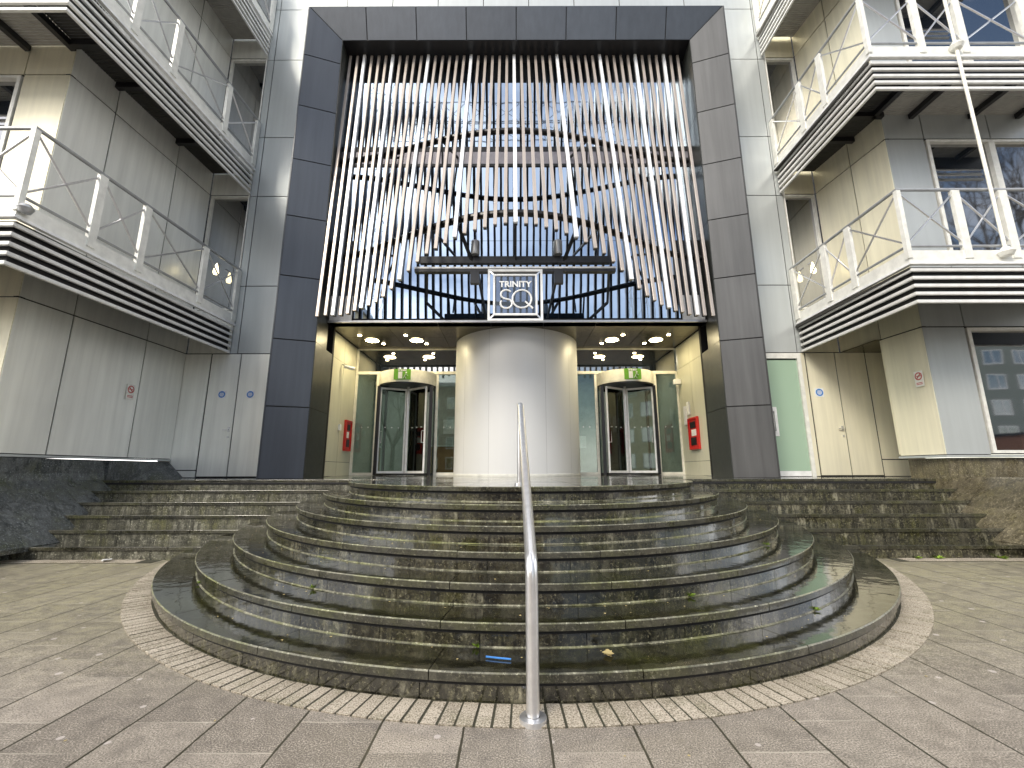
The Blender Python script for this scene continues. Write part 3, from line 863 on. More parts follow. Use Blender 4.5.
# hand drawn strokes for the large letters so that they match the thin geometric lettering
def stroke(m, pts, r): m.tube([(sxc+x, ysn+.0, zz) for x, zz in pts], r, 8)
zc_ = (zb+zt_)/2
m = MB().use('white')
S = []
cxs, czs, R_ = -.195, zc_-.10, .155
for k in range(13): a = radians(35+(250-35)*k/12); S.append((cxs+.115*cos(a)*1.02, czs+.105+.10*sin(a)))
for k in range(1, 14): a = radians(70-(70+215)*k/13); S.append((cxs+.125*cos(a)-.0, czs-.105+.11*sin(a)))
stroke(m, S, 0.021)
m.build('letter_s', None, sg)
m = MB().use('white'); qx = .145
Q = [(qx+.205*cos(2*pi*k/28), czs+.205*sin(2*pi*k/28)) for k in range(29)]
stroke(m, Q, 0.021); stroke(m, [(qx+.07, czs-.06), (qx+.235, czs-.215)], 0.021); m.build('letter_q', None, sg)
text('TRINITY', sxc, ysn, zc_+.235, .185, 'white', sg, 'lettering', ext=.008, sp=1.02)

# ------------------------------------------------------------------ doors in the porch
ZF = lz(13.4)
ZD = Z(3.0)      # top of doors
def revolving(sx):
    cx = CX+sx*3.41; cy = ydoor+.12
    sd = 'left' if sx < 0 else 'right'
    r = empty('revolving_door', (cx, cy, ZF), 'curved glass revolving door with black rim, on the %s of the column' % sd, 'revolving door', 'revolving doors')
    R = .88; zh = Z(2.62)
    MB().use('cream').lathe(cx, cy, [(R-.02, zh), (R+.01, zh), (R+.01, ZD-.0), (R-.02, ZD)], 48).build('header_drum', None, r)
    MB().use('black').lathe(cx, cy, [(0, zh+.03), (R-.03, zh+.03), (R-.03, zh-.04), (R+.0, zh-.04), (R, zh-.005)], 48).build('rim', None, r)
    m = MB().use('black')
    for a in (-155, -25, 25, 155):
        x, y = cx+R*cos(radians(a)), cy+R*sin(radians(a)); m.box(x-.045, x+.045, y-.045, y+.045, ZF, zh-.04)
    m.lathe(cx, cy, [(R-.05, ZF+.001), (R, ZF+.001), (R, ZF+.05), (R-.05, ZF+.05)], 48)
    m.build('post', None, r)
    MB().use('steel').tube([(cx, cy, ZF), (cx, cy, zh)], .045, 14).build('centre_post', None, r)
    m = MB().use('clear')
    for (a0, a1) in ((-25, 25), (155, 205)):
        m.lathe(cx, cy, [(R-.02, ZF+.05), (R-.02, zh-.04)], 12, radians(a0), radians(a1))
    m.build('side_glass', None, r)
    for k in range(3):
        a = radians((-156 if sx < 0 else -146)+120*k); dx, dy = cos(a), sin(a)
        r1 = R-.06; w_ = .05
        fr = MB().use('white')
        p = lambda t, z: (cx+dx*t, cy+dy*t, z)
        fr.bar(p(r1, ZF+.03), p(r1, zh-.08), w_, .05); fr.bar(p(.06, ZF+.03), p(.06, zh-.08), .04, .05)
        fr.bar(p(.05, ZF+.07), p(r1, ZF+.07), .04, .09); fr.bar(p(.05, zh-.10), p(r1, zh-.10), .04, .06)
        lf = fr.build('door_leaf', None, r)
        g = MB().use('clear'); g.bar(p(.08, (ZF+zh)/2), p(r1-.02, (ZF+zh)/2), .008, zh-ZF-.24); g.build('pane', None, lf)
        hb = MB().use('steel'); q = Vector((-dy, dx, 0))*.07
        for s2 in (-1, 1):
            P = [Vector(p(r1-.06, ZF+.95)), Vector(p(r1-.06, ZF+.95))+q*s2, Vector(p(r1-.06, ZF+1.3))+q*s2, Vector(p(r1-.06, ZF+1.3))]
            hb.tube(P, .014, 8)
        hb.build('handle', None, lf)
        dd = MB().use('white')
        for u in (.25, .45, .65):
            c_ = Vector(p(u, ZF+1.42)); dd.bar(c_-Vector((-dy, dx, 0))*.006, c_+Vector((-dy, dx, 0))*.006, .03, .03)
        dd.build('safety_dot', None, lf)
    # exit sign on the drum
    e = empty('exit_sign', (cx-.02*sx, cy-R-.02, ZD-.3), 'green and white running man exit sign over the %s revolving door' % sd, 'exit sign', 'exit signs over the revolving doors')
    ex = cx-.02*sx if sx < 0 else cx+.03; ez = Z(2.82); ey = cy-R-.035
    MB().use('green').box(ex-.25, ex+.25, ey, ey+.02, ez-.15, ez+.17).build('board', None, e)
    m = MB().use('white'); f = ey-.004
    m.box(ex-.12, ex+.0, f, f+.003, ez-.12, ez+.09)
    mx_ = 1
    m.bar((ex+.10, f, ez+.02), (ex+.07, f, ez-.05), .045, .01); m.bar((ex+.07, f, ez-.05), (ex+.12, f, ez-.12), .022, .01)
    m.bar((ex+.07, f, ez-.05), (ex+.02, f, ez-.12), .022, .01); m.bar((ex+.11, f, ez+.02), (ex+.17, f, ez-.03), .018, .01)
    m.lathe(ex+.115, f+.0, [(.022, ez+.04), (.022, ez+.08)], 10)
    m.build('pictogram', None, e)
    text('FIRE EXIT', ex, ey-.004, ez+.13, .06, 'white', e, 'lettering', ext=.001)
    # glazed screen beside it
    s = empty('glazed_screen', (cx, ydoor, ZF), 'fixed glass side lights and overlight framing the %s revolving door' % sd, 'glass screen', 'glazed screens around the revolving doors')
    xa = CX+sx*5.04; xb = CX+sx*1.78; lo, hi = min(xa, xb), max(xa, xb)
    m = MB().use('cream')
    y0, y1 = ydoor-.02, ydoor+.06
    for x in (lo+.03, cx-.93, cx+.93, hi-.0):
        m.box(x-.04, x+.04, y0, y1, ZF, ZD)
    m.box(lo, cx-.97, y0+.003, y1, ZF, ZF+.07); m.box(cx+.97, hi, y0+.003, y1, ZF, ZF+.07)
    m.box(lo, hi, y0-.02, y1, ZD, ZD+.09); m.box(lo, hi, y0+.01, y1, ZS-.05, ZS-.002); m.box(lo-.01, lo+.05, y0, y1, ZD+.09, ZS-.05)
    m.build('frame', None, s)
    MB().use('clear').box(lo+.07, cx-.97, ydoor+.01, ydoor+.02, ZF+.07, ZD).build('pane', None, s)
    MB().use('clear').box(cx+.97, hi-.04, ydoor+.01, ydoor+.02, ZF+.07, ZD).build('pane', None, s)
    MB().use('winglass').box(lo+.05, hi-.03, ydoor+.01, ydoor+.02, ZD+.09, ZS-.05).build('overlight', None, s)
    dd = MB().use('white')
    for a_, b_ in ((lo+.07, cx-.97), (cx+.97, hi-.04)):
        k = 1
        while a_+.2*k < b_-.05: dd.box(a_+.2*k-.015, a_+.2*k+.015, ydoor+.0, ydoor+.006, ZF+1.42, ZF+1.45); k += 1
    dd.build('safety_dot', None, s)
for sx in (-1, 1): revolving(sx)

# lobby behind the glass
m = MB().use('lobby')
m.box(-6, 6, 18.4, 18.5, 1.2, ZS); m.box(-6, -5.9, 13.6, 18.4, 1.2, ZS); m.box(5.9, 6, 13.6, 18.4, 1.2, ZS); m.box(-6, 6, 13.55, 18.5, ZS, ZS+.1)
m.build('lobby_wall', None, bld)
m = MB().use('lobby_fill')  # unseen glowing panels added to brighten the lobby
for x in (-4.5, -3, 3, 4.5):
    for y in (14.8, 16.6): m.box(x-.3, x+.3, y-.3, y+.3, ZS-.02, ZS-.004)
m.build('lobby_fill_light', None, bld)
d_ = empty('reception_desk', (-2.4, 16.5, 1.25), 'wooden reception desk seen through the left revolving door', 'desk')
MB().use('wood').box(-3.0, -1.6, 16.2, 16.9, 1.25, 2.25).build('desk_body', None, d_)
MB().use('white').box(-3.1, -1.5, 16.1, 17.0, 2.25, 2.30).build('desk_top', None, d_)
m = MB().use('white'); m.box(-2.9, -2.3, 18.35, 18.39, 2.9, 3.5); m.box(2.4, 3.1, 18.35, 18.39, 2.3, 2.8); tag(m.build('wall_picture'), 'pale picture panels on the lobby back wall', 'picture')

# downlights
for x, n_ in ((-4.15, 'leftmost'), (-2.83, 'second from left'), (2.97, 'third from left'), (4.28, 'rightmost')):
    d_ = empty('downlight', (x, 12.45, ZS-.03), 'large round glowing downlight in the porch ceiling, %s of the four' % n_, 'downlight', 'large downlights in the porch ceiling')
    m = MB().use('cream').lathe(x, 12.45, [(.19, ZS-.002), (.215, ZS-.012), (.215, ZS-.025), (.19, ZS-.025)], 28); m.build('trim_ring', None, d_)
    MB().use('lamp').lathe(x, 12.45, [(0, ZS-.018), (.19, ZS-.018)], 28).build('lens', None, d_)
    for dx, dy, nm in ((-.22*(1 if x < 0 else -1), -.45, 'front'), (.22*(1 if x < 0 else -1), .4, 'rear')):
        s = MB().use('lamp').lathe(x+dx, 12.45+dy, [(0, ZS-.012), (.04, ZS-.012), (.05, ZS-.002)], 14).build('spotlight')
        tag(s, 'tiny glowing spot just %s the %s large porch downlight' % ('in front of' if nm == 'front' else 'behind', n_), 'spotlight', 'tiny spots in the porch ceiling')

# things on the porch walls
def fire_box(x, y0, y1, z0, z1, sx, label):
    f = empty('fire_box', (x, (y0+y1)/2, z0), label, 'fire box', 'red inlet boxes on the porch walls')
    d = -sx*.06; t = .05
    m = MB().use('red'); xs = sorted((x, x+d))
    m.box(xs[0], xs[1], y0, y0+t, z0, z1); m.box(xs[0], xs[1], y1-t, y1, z0, z1); m.box(xs[0], xs[1], y0+t, y1-t, z0, z0+t); m.box(xs[0], xs[1], y0+t, y1-t, z1-t, z1)
    m.build('frame', None, f)
    xs = sorted((x+d*.2, x+d*.6)); MB().use('red').box(xs[0], xs[1], y0+t, y1-t, z0+t, z1-t).build('door', None, f)
    xs = sorted((x+d*.61, x+d*.75)); MB().use('black').box(xs[0], xs[1], y0+.16, y1-.12, z0+.12, z0+.34).build('window', None, f)
    MB().use('black').box(xs[0], xs[1], y0+.16, y1-.12, z1-.3, z1-.12).build('window', None, f)
    MB().use('white').box(xs[0], xs[1], y0+.14, y1-.2, z0+.38, z1-.34).build('notice', None, f)
fire_box(CX-5.055, 12.75, 13.25, Z(.60), Z(1.50), -1, 'red fire inlet box on the left porch wall beside the glass')
fire_box(CX+5.055, 12.1, 12.75, Z(.60), Z(1.50), 1, 'red fire inlet box on the right porch wall under the notices')
m = MB().use('white').box(CX+5.0, CX+5.052, 12.85, 13.0, Z(1.35), Z(1.9)); o = m.build('notice'); tag(o, 'white paper notice with blue mark on the right porch wall', 'notice')
m = MB().use('blue').box(CX+4.995, CX+4.999, 12.88, 12.97, Z(1.4), Z(1.52)); mm = m.build('blue_mark', None, o); mm.location = -o.location
m = MB().use('white').box(CX+5.02, CX+5.052, 12.62, 12.78, Z(1.62), Z(2.0)); o = m.build('arrow_notice'); tag(o, 'small white notice with a black triangle above the right fire box', 'notice')
m = MB().use('black'); k = m.pts([(CX+5.016, 12.65, Z(1.8)), (CX+5.016, 12.75, Z(1.8)), (CX+5.016, 12.7, Z(1.92))]); m.quad(k, k+1, k+2); mm = m.build('triangle', None, o); mm.location = -o.location
m = MB().use('white').box(CX-5.05, CX-5.0, 12.3, 12.42, Z(1.15), Z(1.32)); tag(m.build('call_point'), 'small white call point on the left porch wall next to the fire box', 'call point')
cc = empty('security_camera', (CX-5.0, 12.3, Z(2.95)), 'small white bullet security camera high on the left porch wall', 'camera')
MB().use('white').tube([(CX-4.97, 12.2, Z(2.98)), (CX-4.72, 12.35, Z(2.93))], .05, 12).build('camera_body', None, cc)
MB().use('rail').bar((CX-5.05, 12.25, Z(3.04)), (CX-4.88, 12.25, Z(3.0)), .03).build('bracket', None, cc)
m = MB().use('white').box(CX+4.85, CX+5.05, 13.1, 13.25, Z(2.62), Z(2.78)); tag(m.build('door_sensor', bevel=.01), 'small white sensor box high on the right porch wall', 'sensor')

# ------------------------------------------------------------------ side doors
def double_door(x0, xm, x1, z0, z1, mat, label, hx):
    d = empty('double_door', ((x0+x1)/2, D, z0), label, 'double door')
    MB().use('gap').slab([(x0, D+.02, z0), (x1, D+.02, z0), (x1, D+.02, z1), (x0, D+.02, z1)], .1).build('door_frame', None, d)
    for a, b in ((x0, xm), (xm, x1)):
        MB().use(mat).panel([(a, D, z0+.02), (b, D, z0+.02), (b, D, z1), (a, D, z1)], .026).build('door_leaf', None, d)
    m = MB().use('steel'); m.lathe(0, 0, [(0, 0), (0, 0)], 3) if False else None
    m.bar((hx, D-.005, Z(1.03)), (hx, D-.05, Z(1.03)), .03); m.bar((hx+.01, D-.05, Z(1.03)), (hx-.12, D-.05, Z(1.03)), .022)
    m.box(hx-.025, hx+.025, D-.012, D, Z(.98), Z(1.10)); m.box(hx-.018, hx+.018, D-.02, D, Z(.83), Z(.87))
    m.build('handle', None, d)
double_door(-7.75, -6.99, -6.2, lz(D), Z(3.0), 'silver_cool', 'flush silver grey double fire door between the left wing and the portal', -7.08)
double_door(CX+7.43, 8.33, 9.11, lz(D), Z(3.0), 'silver_warm_lit', 'flush silver double fire door tinted with warm light between the glass door and the right wing', 8.25)
m = MB(); grid_panels(m, [-6.19, CX-5.2], [lz(D), Z(3.0)], D, 'silver_cool'); m.build('facade_cladding', None, bld)
def round_sign(x, z, y, label, s=.10):
    r = empty('door_sign', (x, y, z), label, 'door sign', 'round blue fire door signs')
    MB().use('white').box(x-s, x+s, y-.006, y, z-s, z+s).build('plate', None, r)
    m = MB().use('blue'); n_ = 28; k = m.pts([(x+s*.86*cos(2*pi*q/n_), y-.009, z+s*.86*sin(2*pi*q/n_)) for q in range(n_)]); m.quad(*range(k, k+n_)); m.build('disc', None, r)
    m = MB().use('white')
    for q, w_ in ((.34, .45), (.08, .6), (-.18, .55), (-.42, .35)): m.box(x-s*w_, x+s*w_, y-.0115, y-.0105, z+s*q-.008, z+s*q+.008)
    m.build('wording', None, r)
round_sign(-7.36, Z(1.93), D-.002, 'round blue fire door sign on the left leaf of the silver grey double door')
round_sign(-6.64, Z(1.93), D-.002, 'round blue fire door sign on the right leaf of the silver grey double door')
round_sign(7.80, Z(1.95), D-.002, 'round blue fire door sign on the warm tinted double door', .11)
def smoke_sign(x, y, z, sx, label):
    r = empty('no_smoking_sign', (x, y, z), label, 'sign', 'no smoking signs on the wing walls')
    d = -sx
    xs = sorted((x, x+d*.005)); MB().use('offwhite').box(xs[0], xs[1], y-.1, y+.1, z-.2, z+.13).build('plate', None, r)
    m = MB().use('signred'); n_ = 24; X = x+d*.008
    for q in range(n_):
        a, b = 2*pi*q/n_, 2*pi*(q+1)/n_
        k = m.pts([(X, y+.06*cos(a), z+.02+.06*sin(a)), (X, y+.085*cos(a), z+.02+.085*sin(a)), (X, y+.085*cos(b), z+.02+.085*sin(b)), (X, y+.06*cos(b), z+.02+.06*sin(b))]); m.quad(k, k+1, k+2, k+3)
    m.bar((X, y-.055, z+.075), (X, y+.055, z-.035), .004, .02); m.box(*sorted((X, X+d*.001)), y-.06, y+.05, z+.012, z+.03)
    m.box(*sorted((X, X+d*.001)), y-.07, y+.07, z-.13, z-.115); m.box(*sorted((X, X+d*.001)), y-.07, y+.07, z-.16, z-.145)
    m.build('symbol', None, r)
smoke_sign(-8.455, 9.5, Z(1.78), -1, 'faded red no smoking sign on the grey left wing wall')
smoke_sign(8.665, 9.08, Z(1.95), 1, 'faded red no smoking sign on the warm tinted right wing wall')

gd = empty('glass_door', (6.8, D, lz(D)), 'frosted green glass side door with a white pull handle right of the portal', 'door')
a, b = CX+5.6, CX+7.29
m = MB().use('offwhite'); m.box(b-.09, b, D-.03, D+.05, lz(D), Z(2.98)); m.box(a, b-.09, D-.03, D+.05, Z(2.84), Z(2.98)); m.build('frame', None, gd)
MB().use('frost').box(a, b-.1, D+.01, D+.03, lz(D)+.14, Z(2.80)).build('pane', None, gd)
MB().use('white').box(a, b-.1, D-.005, D+.035, lz(D)+.01, lz(D)+.135).build('bottom_rail', None, gd)
MB().use('white').box(6.46, 6.66, D-.01, D+.009, Z(.85), Z(1.58)).build('handle_plate', None, gd)
MB().use('rail').tube([(6.54, D-.01, Z(.98)), (6.54, D-.08, Z(.98)), (6.54, D-.08, Z(1.45)), (6.54, D-.01, Z(1.45))], .016, 8).build('handle', None, gd)
MB().use('dark').box(a, b, D+.06, D+.08, lz(D), Z(3)).build('backing', None, gd)

# ------------------------------------------------------------------ balconies
def balcony(sx, lev, xe, xcn, yf, wx, wyf, posts, fposts, label):
    z = Z(FL*lev); out = -1 if sx < 0 else 1
    fx = xcn+sx*5.2
    path = [(xe, D-.03), (xcn, yf), (fx, yf)]
    o = -1 if sx < 0 else 1
    b = empty('balcony', (xcn, yf, z+3.0), label, 'balcony', 'steel balconies wrapping the two wings')
    # direction check: outward offset sign
    sgn = 1 if sx > 0 else -1
    for k in range(5):
        zz = z+3.0+.155*k
        MB().use('slat').ribbon(path, .0, -.05, zz, zz+.062, sgn).build('slat', None, b, bevel=.008)
    MB().use('black').ribbon(path, -.085, -.10, z+(3.02 if lev == 0 else 3.3), z+3.65, sgn).build('backing', None, b)  # black strip added to paint the shade between the slats
    MB().use('offwhite').ribbon(path, .012, -.03, z+3.79, z+4.03, sgn).build('fascia', None, b)
    MB().use('white').ribbon(path, .05, -.03, z+3.74, z+3.785, sgn).build('fascia_ledge', None, b)
    # deck
    def lerp_wall(y): return wx[0]+(wx[1]-wx[0])*(y-wyf)/(D-wyf)
    m = MB().use('grille' if lev == 2 or sx < 0 and lev == 1 else 'underdeck_shade')
    dz = z+3.66
    if lev == 0:
        m.use('underdeck_shade'); xs = sorted((xcn, wx[0]+sx*.0)); m.box(xs[0], xs[1], yf+.03, D-.03, dz, dz+.05); xs = sorted((wx[0], fx)); m.box(xs[0], xs[1], yf+.03, wyf-.01, dz, dz+.05)
    else:
        if lev == 1: m.use('underdeck_shade')
        xs = sorted((xcn-sx*.02, wx[0]-sx*.02)); y = yf+.05
        while y < D-.05: m.box(xs[0], xs[1], y, y+.045, dz, dz+.03); y += .058
        x_ = xs[0]
        while x_ < xs[1]: m.box(x_, x_+.02, yf+.04, D-.05, dz+.03, dz+.045); x_ += .12
        xs = sorted((wx[0], fx)); y = yf+.05
        m.use('grille')
        while y < wyf-.03: m.box(xs[0], xs[1], y, y+.045, dz, dz+.03); y += .058
        x_ = xs[0]
        while x_ < xs[1]: m.box(x_, x_+.02, yf+.04, wyf-.03, dz+.03, dz+.045); x_ += .12
        m.use('slat'); 
    m.build('deck', None, b)
    def px(y): return xe+(xcn-xe)*((D-y)/(D-yf))
    P = [(px(y), y) for y in posts]; F = [(x, yf) for x in fposts]
    for (x, y) in P[1:-1]:
        xs = sorted((x+sx*.14, lerp_wall(y)-sx*.02)); MB().use('black').box(xs[0], xs[1], y-.05, y+.05, z+3.52, z+3.64).build('bracket', None, b)
    for (x, y) in F:
        MB().use('black').box(x-.05, x+.05, yf+.14, wyf-.02, z+3.52, z+3.64).build('bracket', None, b)
    zr0, zr1 = z+4.12, z+5.30
    pl = [(xe, D-.04), (xcn, yf), (fx, yf)]
    for zz, r in ((zr1, .034), (zr0, .026)):
        MB().use('rail').tube([(x, y, zz) for x, y in pl], r, 10).build('rail', None, b)
    for (x, y) in P:
        tx = .035; m = MB().use('offwhite')
        m.box(x-.035, x+.035, y-.075, y+.075, zr0-.25, zr1-.03) if (x, y) != P[0] else m.box(x-.04, x+.04, y-.04, y+.04, zr0-.25, zr1-.03)
        m.build('post', None, b)
    for (x, y) in F:
        MB().use('offwhite').box(x-.075, x+.075, y-.035, y+.035, zr0-.25, zr1-.03).build('post', None, b)
    allp = P[::-1]+F
    m = MB().use('steel')
    for (xa, ya), (xb, yb_) in zip(allp, allp[1:]):
        m.tube([(xa, ya, zr1-.05), (xb, yb_, zr0+.04)], .018, 6); m.tube([(xa, ya, zr0+.04), (xb, yb_, zr1-.05)], .018, 6)
    m.build('cross_rod', None, b)
    return b
lv = ['lowest', 'middle', 'top']
for lev in range(3):
    b1 = balcony(-1, lev, -7.27, -7.45, 5.92, (-8.57, -8.42), 7.13, [5.92, 7.02, 7.97, 9.6, 10.8], [-8.6, -9.5, -10.9], '%s slatted steel balcony on the left wing' % lv[lev])
    MB().use('rail').lathe(-7.36, 5.95, [(0, Z(3.83+FL*lev)), (.07, Z(3.85+FL*lev)), (.10, Z(3.92+FL*lev)), (.06, Z(3.98+FL*lev)), (0, Z(4.0+FL*lev))], 16).build('rod_anchor', None, b1)
    b2 = balcony(1, lev, 7.47, 7.40, 7.5, (8.72, 8.49), 8.86, [7.5, 8.8, 9.58, 10.8], [8.5, 9.4, 10.8, 11.9], '%s slatted steel balcony on the right wing' % lv[lev])
    MB().use('offwhite').lathe(9.13, 7.42, [(0, Z(3.85+FL*lev)), (.09, Z(3.88+FL*lev)), (.13, Z(3.95+FL*lev)), (.05, Z(4.05+FL*lev)), (0, Z(4.1+FL*lev))], 16).build('rod_anchor', None, b2)
m = MB().use('cream').tube([(9.13, 7.42, Z(4.0)), (9.13, 7.42, Z(17.5))], .03, 10)
tag(m.build('tie_rod'), 'long slim pale tie rod running up in front of the right wing balconies', 'rod')
for x, sd in ((-7.85, 'left'), (8.0, 'right')):
    wl = empty('wall_lamp', (x, 10.75, Z(5.15)), 'small glowing teardrop lamp on the lowest %s balcony near the facade' % sd, 'lamp', 'glowing balcony lamps')
    MB().use('bulb').lathe(x, 10.75, [(0, Z(5.12)), (.05, Z(5.14)), (.07, Z(5.20)), (.05, Z(5.30)), (.02, Z(5.42)), (0, Z(5.46))], 16).build('bulb', None, wl)
    MB().use('rail').bar((x, 10.75, Z(5.46)), (x, D+.02, Z(5.46)), .03).build('lamp_bracket', None, wl)

# ------------------------------------------------------------------ handrail
hr = empty('handrail', (.112, 2.715, 0), 'single brushed steel handrail climbing the middle of the round steps', 'handrail')
hp = [(.112, 2.715, 0), (.112, 2.715, .74)]
import mathutils
for k in range(1, 7):
    a = radians(26.3)*0+radians(90)-(radians(90-26.3))*k/6
    hp.append((.112, 2.715+.10*(1-sin(a)) if False else 2.715+.12*(1-cos(radians(63.7)*k/6)), .74+.12*sin(radians(63.7)*k/6)))
y_, z_ = hp[-1][1], hp[-1][2]
ye = 5.40; ze = z_+(ye-y_)*.494
hp.append((.108, ye, ze))
for k in range(1, 6): 
    t_ = k/5; hp.append((.104, ye+.12*sin(t_*pi*.64), ze+.05*sin(t_*pi)-.12*(t_**2)))
hp.append((.10, ye+.14, 1.19))
MB().use('steel').tube(hp, .037, 18).build('rail', None, hr)
MB().use('steel').lathe(.112, 2.715, [(.04, .03), (.075, .026), (.078, .004), (.078, -.004)], 28).build('flange', None, hr)
MB().use('steel').lathe(.10, ye+.14, [(.04, 1.215), (.07, 1.21), (.072, 1.186)], 24).build('flange', None, hr)

# ------------------------------------------------------------------ weeds and litter
def weed(x, y, z, s, label):
    m = MB().use('leaf')
    for k in range(16):
        a = random.uniform(0, 2*pi); L = s*random.uniform(.5, 1.1); up = random.uniform(.2, 1.1)
        d = Vector((cos(a), sin(a), up)).normalized()*L; p = Vector((x, y, z)); sd = Vector((-sin(a), cos(a), 0))*L*.22
        q = m.pts([p, p+d*.55+sd, p+d-Vector((0, 0, L*.15)), p+d*.55-sd]); m.quad(q, q+1, q+2, q+3)
    tag(m.build('weed'), label, 'weed', 'weeds growing in the step joints')
def on_step(i, px_off, up=0.): pass
wd = [(-3.35, 1, 'bright weed at the left end of the second curved riser'), (-1.75, 2, 'small weed on the left of the third curved riser'),
      (-.25, 1, 'wispy weed low on the second riser left of the handrail'), (1.45, 2, 'small weed at the foot of the third riser right of the handrail'),
      (2.6, 1, 'weed at the foot of the second riser on the right'), (2.9, 3, 'tiny weed on the right of the fourth riser')]
for x, i, lb in wd:
    a, b = AB(i); y = YC-b*sqrt(1-((x-CX)/a)**2); weed(x, y-.01, H(i-1)+.01, .05, lb)
for x, s, lb in ((6.2, .09, 'leftmost green weed at the foot of the right hand steps'), (6.5, .11, 'middle green weed at the foot of the right hand steps'), (7.45, .12, 'rightmost green weed at the foot of the right hand steps')):
    weed(x, 7.05, .03, s, lb)
for k, (x, y, z, lb) in enumerate(((-1.3, 5.7, 1.0, None), (.75, 3.85, H(1)+.006, 'pale dry leaf on the third step right of the handrail'), (-.25, 3.3, H(0)+.006, 'dry leaf on the lowest step left of the handrail'), (.62, 3.12, H(0)+.006, 'dry leaf on the lowest step right of the handrail'), (-6.1, 6.95, .045, 'white crumpled scrap at the foot of the left hand steps'))):
    if not lb: continue
    m = MB().use('deadleaf' if 'white' not in lb else 'white')
    for q in range(5):
        a = random.uniform(0, 6.3); s = .045 if 'white' not in lb else .09
        p = [(x+s*cos(a+t)*random.uniform(.6, 1), y+s*sin(a+t)*random.uniform(.6, 1), z+random.uniform(0, .025)) for t in (0, 1.6, 3.1, 4.7)]
        b_ = m.pts(p); m.quad(b_, b_+1, b_+2, b_+3)
    tag(m.build('fallen_leaf' if 'leaf' in lb else 'litter'), lb, 'leaf' if 'leaf' in lb else 'litter')
m = MB().use('straw').tube([(-.17, 3.08, H(0)+.012), (-.10, 3.06, H(0)+.012), (-.01, 3.04, H(0)+.012)], .006, 6)
tag(m.build('plastic_straw'), 'thin blue plastic strip lying on the lowest curved step', 'litter')
m = MB().use('deadleaf')
rd = random.Random(5)
for k in range(260):
    i = rd.choice((0, 1, 1, 2, 2, 3, 3, 4, 5)); ph_ = rd.uniform(.25, pi-.25); o_ = -.03-.27*(rd.random()**.5)
    x, y = ell(i, ph_, o_); z = H(i)+.004; sz = rd.uniform(.004, .012); a = rd.uniform(0, 6.3)
    if y > YS0+.1: continue
    q = m.pts([(x+sz*cos(a+t)*rd.uniform(.5, 1.2), y+sz*sin(a+t)*rd.uniform(.5, 1.2), z+rd.uniform(0, .004)) for t in (0, 1.5, 3, 4.6)]); m.quad(q, q+1, q+2, q+3)
for k in range(120):
    x = rd.uniform(-6, 6); y = rd.uniform(2.2, 7); sz = rd.uniform(.004, .012); a = rd.uniform(0, 6.3)
    if ((x-CX)/5.9)**2+((y-YC)/7.6)**2 < 1: continue
    q = m.pts([(x+sz*cos(a+t)*rd.uniform(.5, 1.2), y+sz*sin(a+t)*rd.uniform(.5, 1.2), gz(y)+.004) for t in (0, 1.5, 3, 4.6)]); m.quad(q, q+1, q+2, q+3)
tag(m.build('leaf_debris'), 'scattered tiny flakes of leaf litter on the steps and paving', 'debris', kind='stuff')
# ------------------------------------------------------------------ the street behind the viewer (seen in the glass)
def block(x0, x1, y0, y1, h, mat, label, nx, nz):
    b = empty('town_building', ((x0+x1)/2, y0, 0), label, 'building', 'buildings across the street')
    MB().use(mat).box(x0, x1, y0, y1, -.1, h).build('wall', None, b)
    MB().use('rail').box(x0-.3, x1+.3, y0-.3, y1+.3, h, h+.5).build('roof', None, b)
    m = MB(); fr = MB().use('white')
    for a in range(nx):
        for c in range(nz):
            cx = x0+(x1-x0)*(a+.5)/nx; cz = 1.5+(h-2)*(c+.35)/nz; ww = (x1-x0)/nx*.28; hh = (h-2)/nz*.26
            m.use('winglass').box(cx-ww, cx+ww, y1, y1+.02, cz-hh, cz+hh)
            for (u0, u1, v0, v1) in ((cx-ww-.08, cx+ww+.08, cz-hh-.1, cz-hh), (cx-ww-.08, cx+ww+.08, cz+hh, cz+hh+.08), (cx-ww-.08, cx-ww, cz-hh, cz+hh), (cx+ww, cx+ww+.08, cz-hh, cz+hh), (cx-.03, cx+.03, cz-hh, cz+hh)):
                fr.box(u0, u1, y1, y1+.06, v0, v1)
    m.build('window_pane', None, b); fr.build('window_frame', None, b)
block(26, 86, -42, -30, 22, 'render1', 'pale rendered office block across the street, mirrored in the right window', 18, 7)
block(-14, 7, -40, -28, 12, 'brown', 'brown brick block across the street behind the viewer', 8, 4)
block(-42, -16, -34, -22, 18, 'render2', 'sandy rendered block across the street on the left', 9, 5)
m = MB().use('brown').box(44, 62, -26, -20, 0, 4.4); m.use('gap').box(43.8, 62.2, -26.2, -19.8, 4.4, 4.6); tag(m.build('kiosk'), 'low brown brick kiosk on the far pavement', 'kiosk')
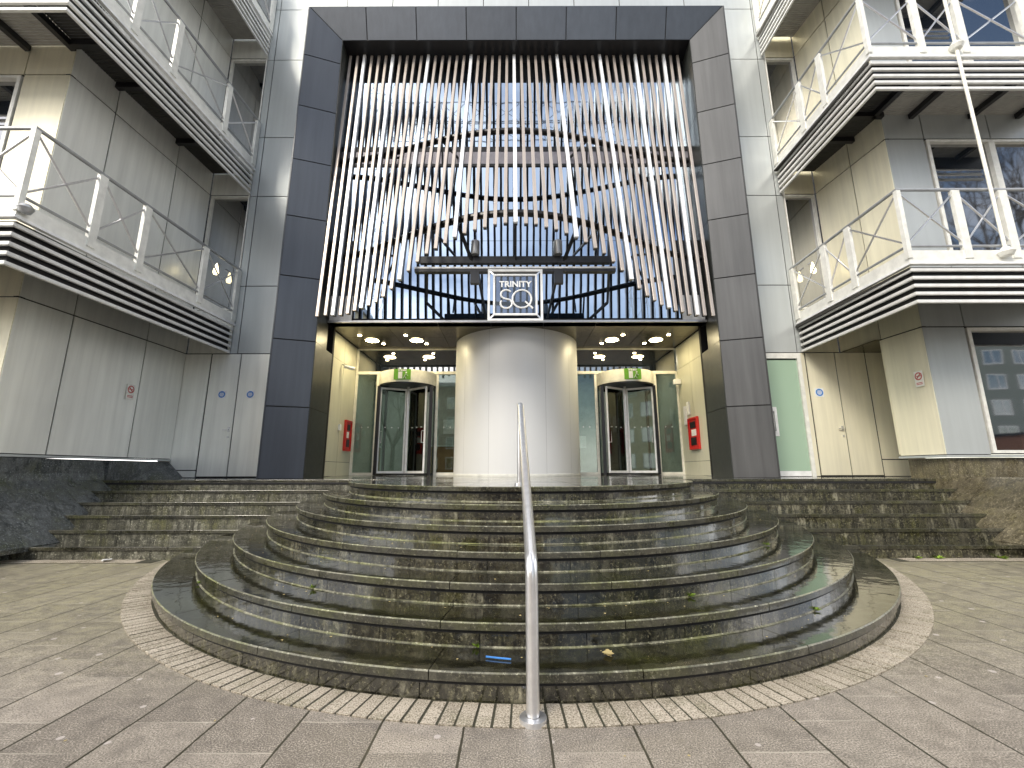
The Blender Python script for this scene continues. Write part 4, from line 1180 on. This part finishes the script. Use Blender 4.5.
def bare_tree(x, y, h, seed, label):
    rnd = random.Random(seed)
    t = empty('bare_tree', (x, y, 0), label, 'tree', 'bare street trees across the street')
    tm = MB().use('bark'); bm_ = MB().use('bark')
    tm.tube([(x, y, 0), (x+.1, y, h*.2), (x+.05, y+.1, h*.36)], [.28, .22, .17], 8); tm.build('trunk', None, t)
    def grow(p, d, L, r, lvl):
        mid = p+d*L*.5+Vector((rnd.uniform(-1, 1), rnd.uniform(-1, 1), rnd.uniform(-.5, 1)))*L*.08; e = p+d*L
        bm_.tube([p, mid, e], [r, r*.8, r*.6], 5 if lvl < 3 else 3, cap=False)
        if lvl < 6:
            for _ in range(3 if lvl < 4 else 2):
                nd = (d+Vector((rnd.uniform(-1, 1), rnd.uniform(-1, 1), rnd.uniform(-.4, .8)))*.75).normalized()
                grow(e, nd, L*rnd.uniform(.62, .82), r*.6, lvl+1)
    for _ in range(4): grow(Vector((x+.05, y+.1, h*.34)), Vector((rnd.uniform(-.7, .7), rnd.uniform(-.7, .7), 1)).normalized(), h*.22, .17, 0)
    bm_.build('branches', None, t)
bare_tree(31, -7, 23, 3, 'tall bare tree opposite the right wing')
bare_tree(12, -11, 11, 5, 'smaller bare tree opposite the portal')
bare_tree(-34, -12, 14, 8, 'bare tree opposite the left wing')
# lattice gantry reflected in the upper glass
gt = empty('lattice_gantry', (0, -20, 0), 'tall white lattice gantry with two towers, mirrored in the upper glass', 'gantry')
def lattice(m, a, b, s, n_, t=.12):
    a, b = Vector(a), Vector(b); d = (b-a)
    u = Vector((0, 0, 1)) if abs(d.normalized().z) < .5 else Vector((1, 0, 0)); v = d.normalized().cross(u)
    cs = [u*s+v*s, u*s-v*s, -u*s-v*s, -u*s+v*s]
    for c in cs: m.bar(a+c, b+c, t)
    for k in range(n_):
        p, q = a+d*k/n_, a+d*(k+1)/n_
        for c, e in zip(cs, cs[1:]+cs[:1]): m.bar(p+c, q+e, t*.6); m.bar(p+c, p+e, t*.6)
m = MB().use('dark'); lattice(m, (-13.5, -20, 39.5), (12.5, -20, 39.5), 1.3, 9, .07); m.build('beam', None, gt)
for x in (-14.5, 13): m = MB().use('rail'); lattice(m, (x, -20, 0), (x, -20, 46), 1.1, 12, .08); m.build('tower', None, gt)
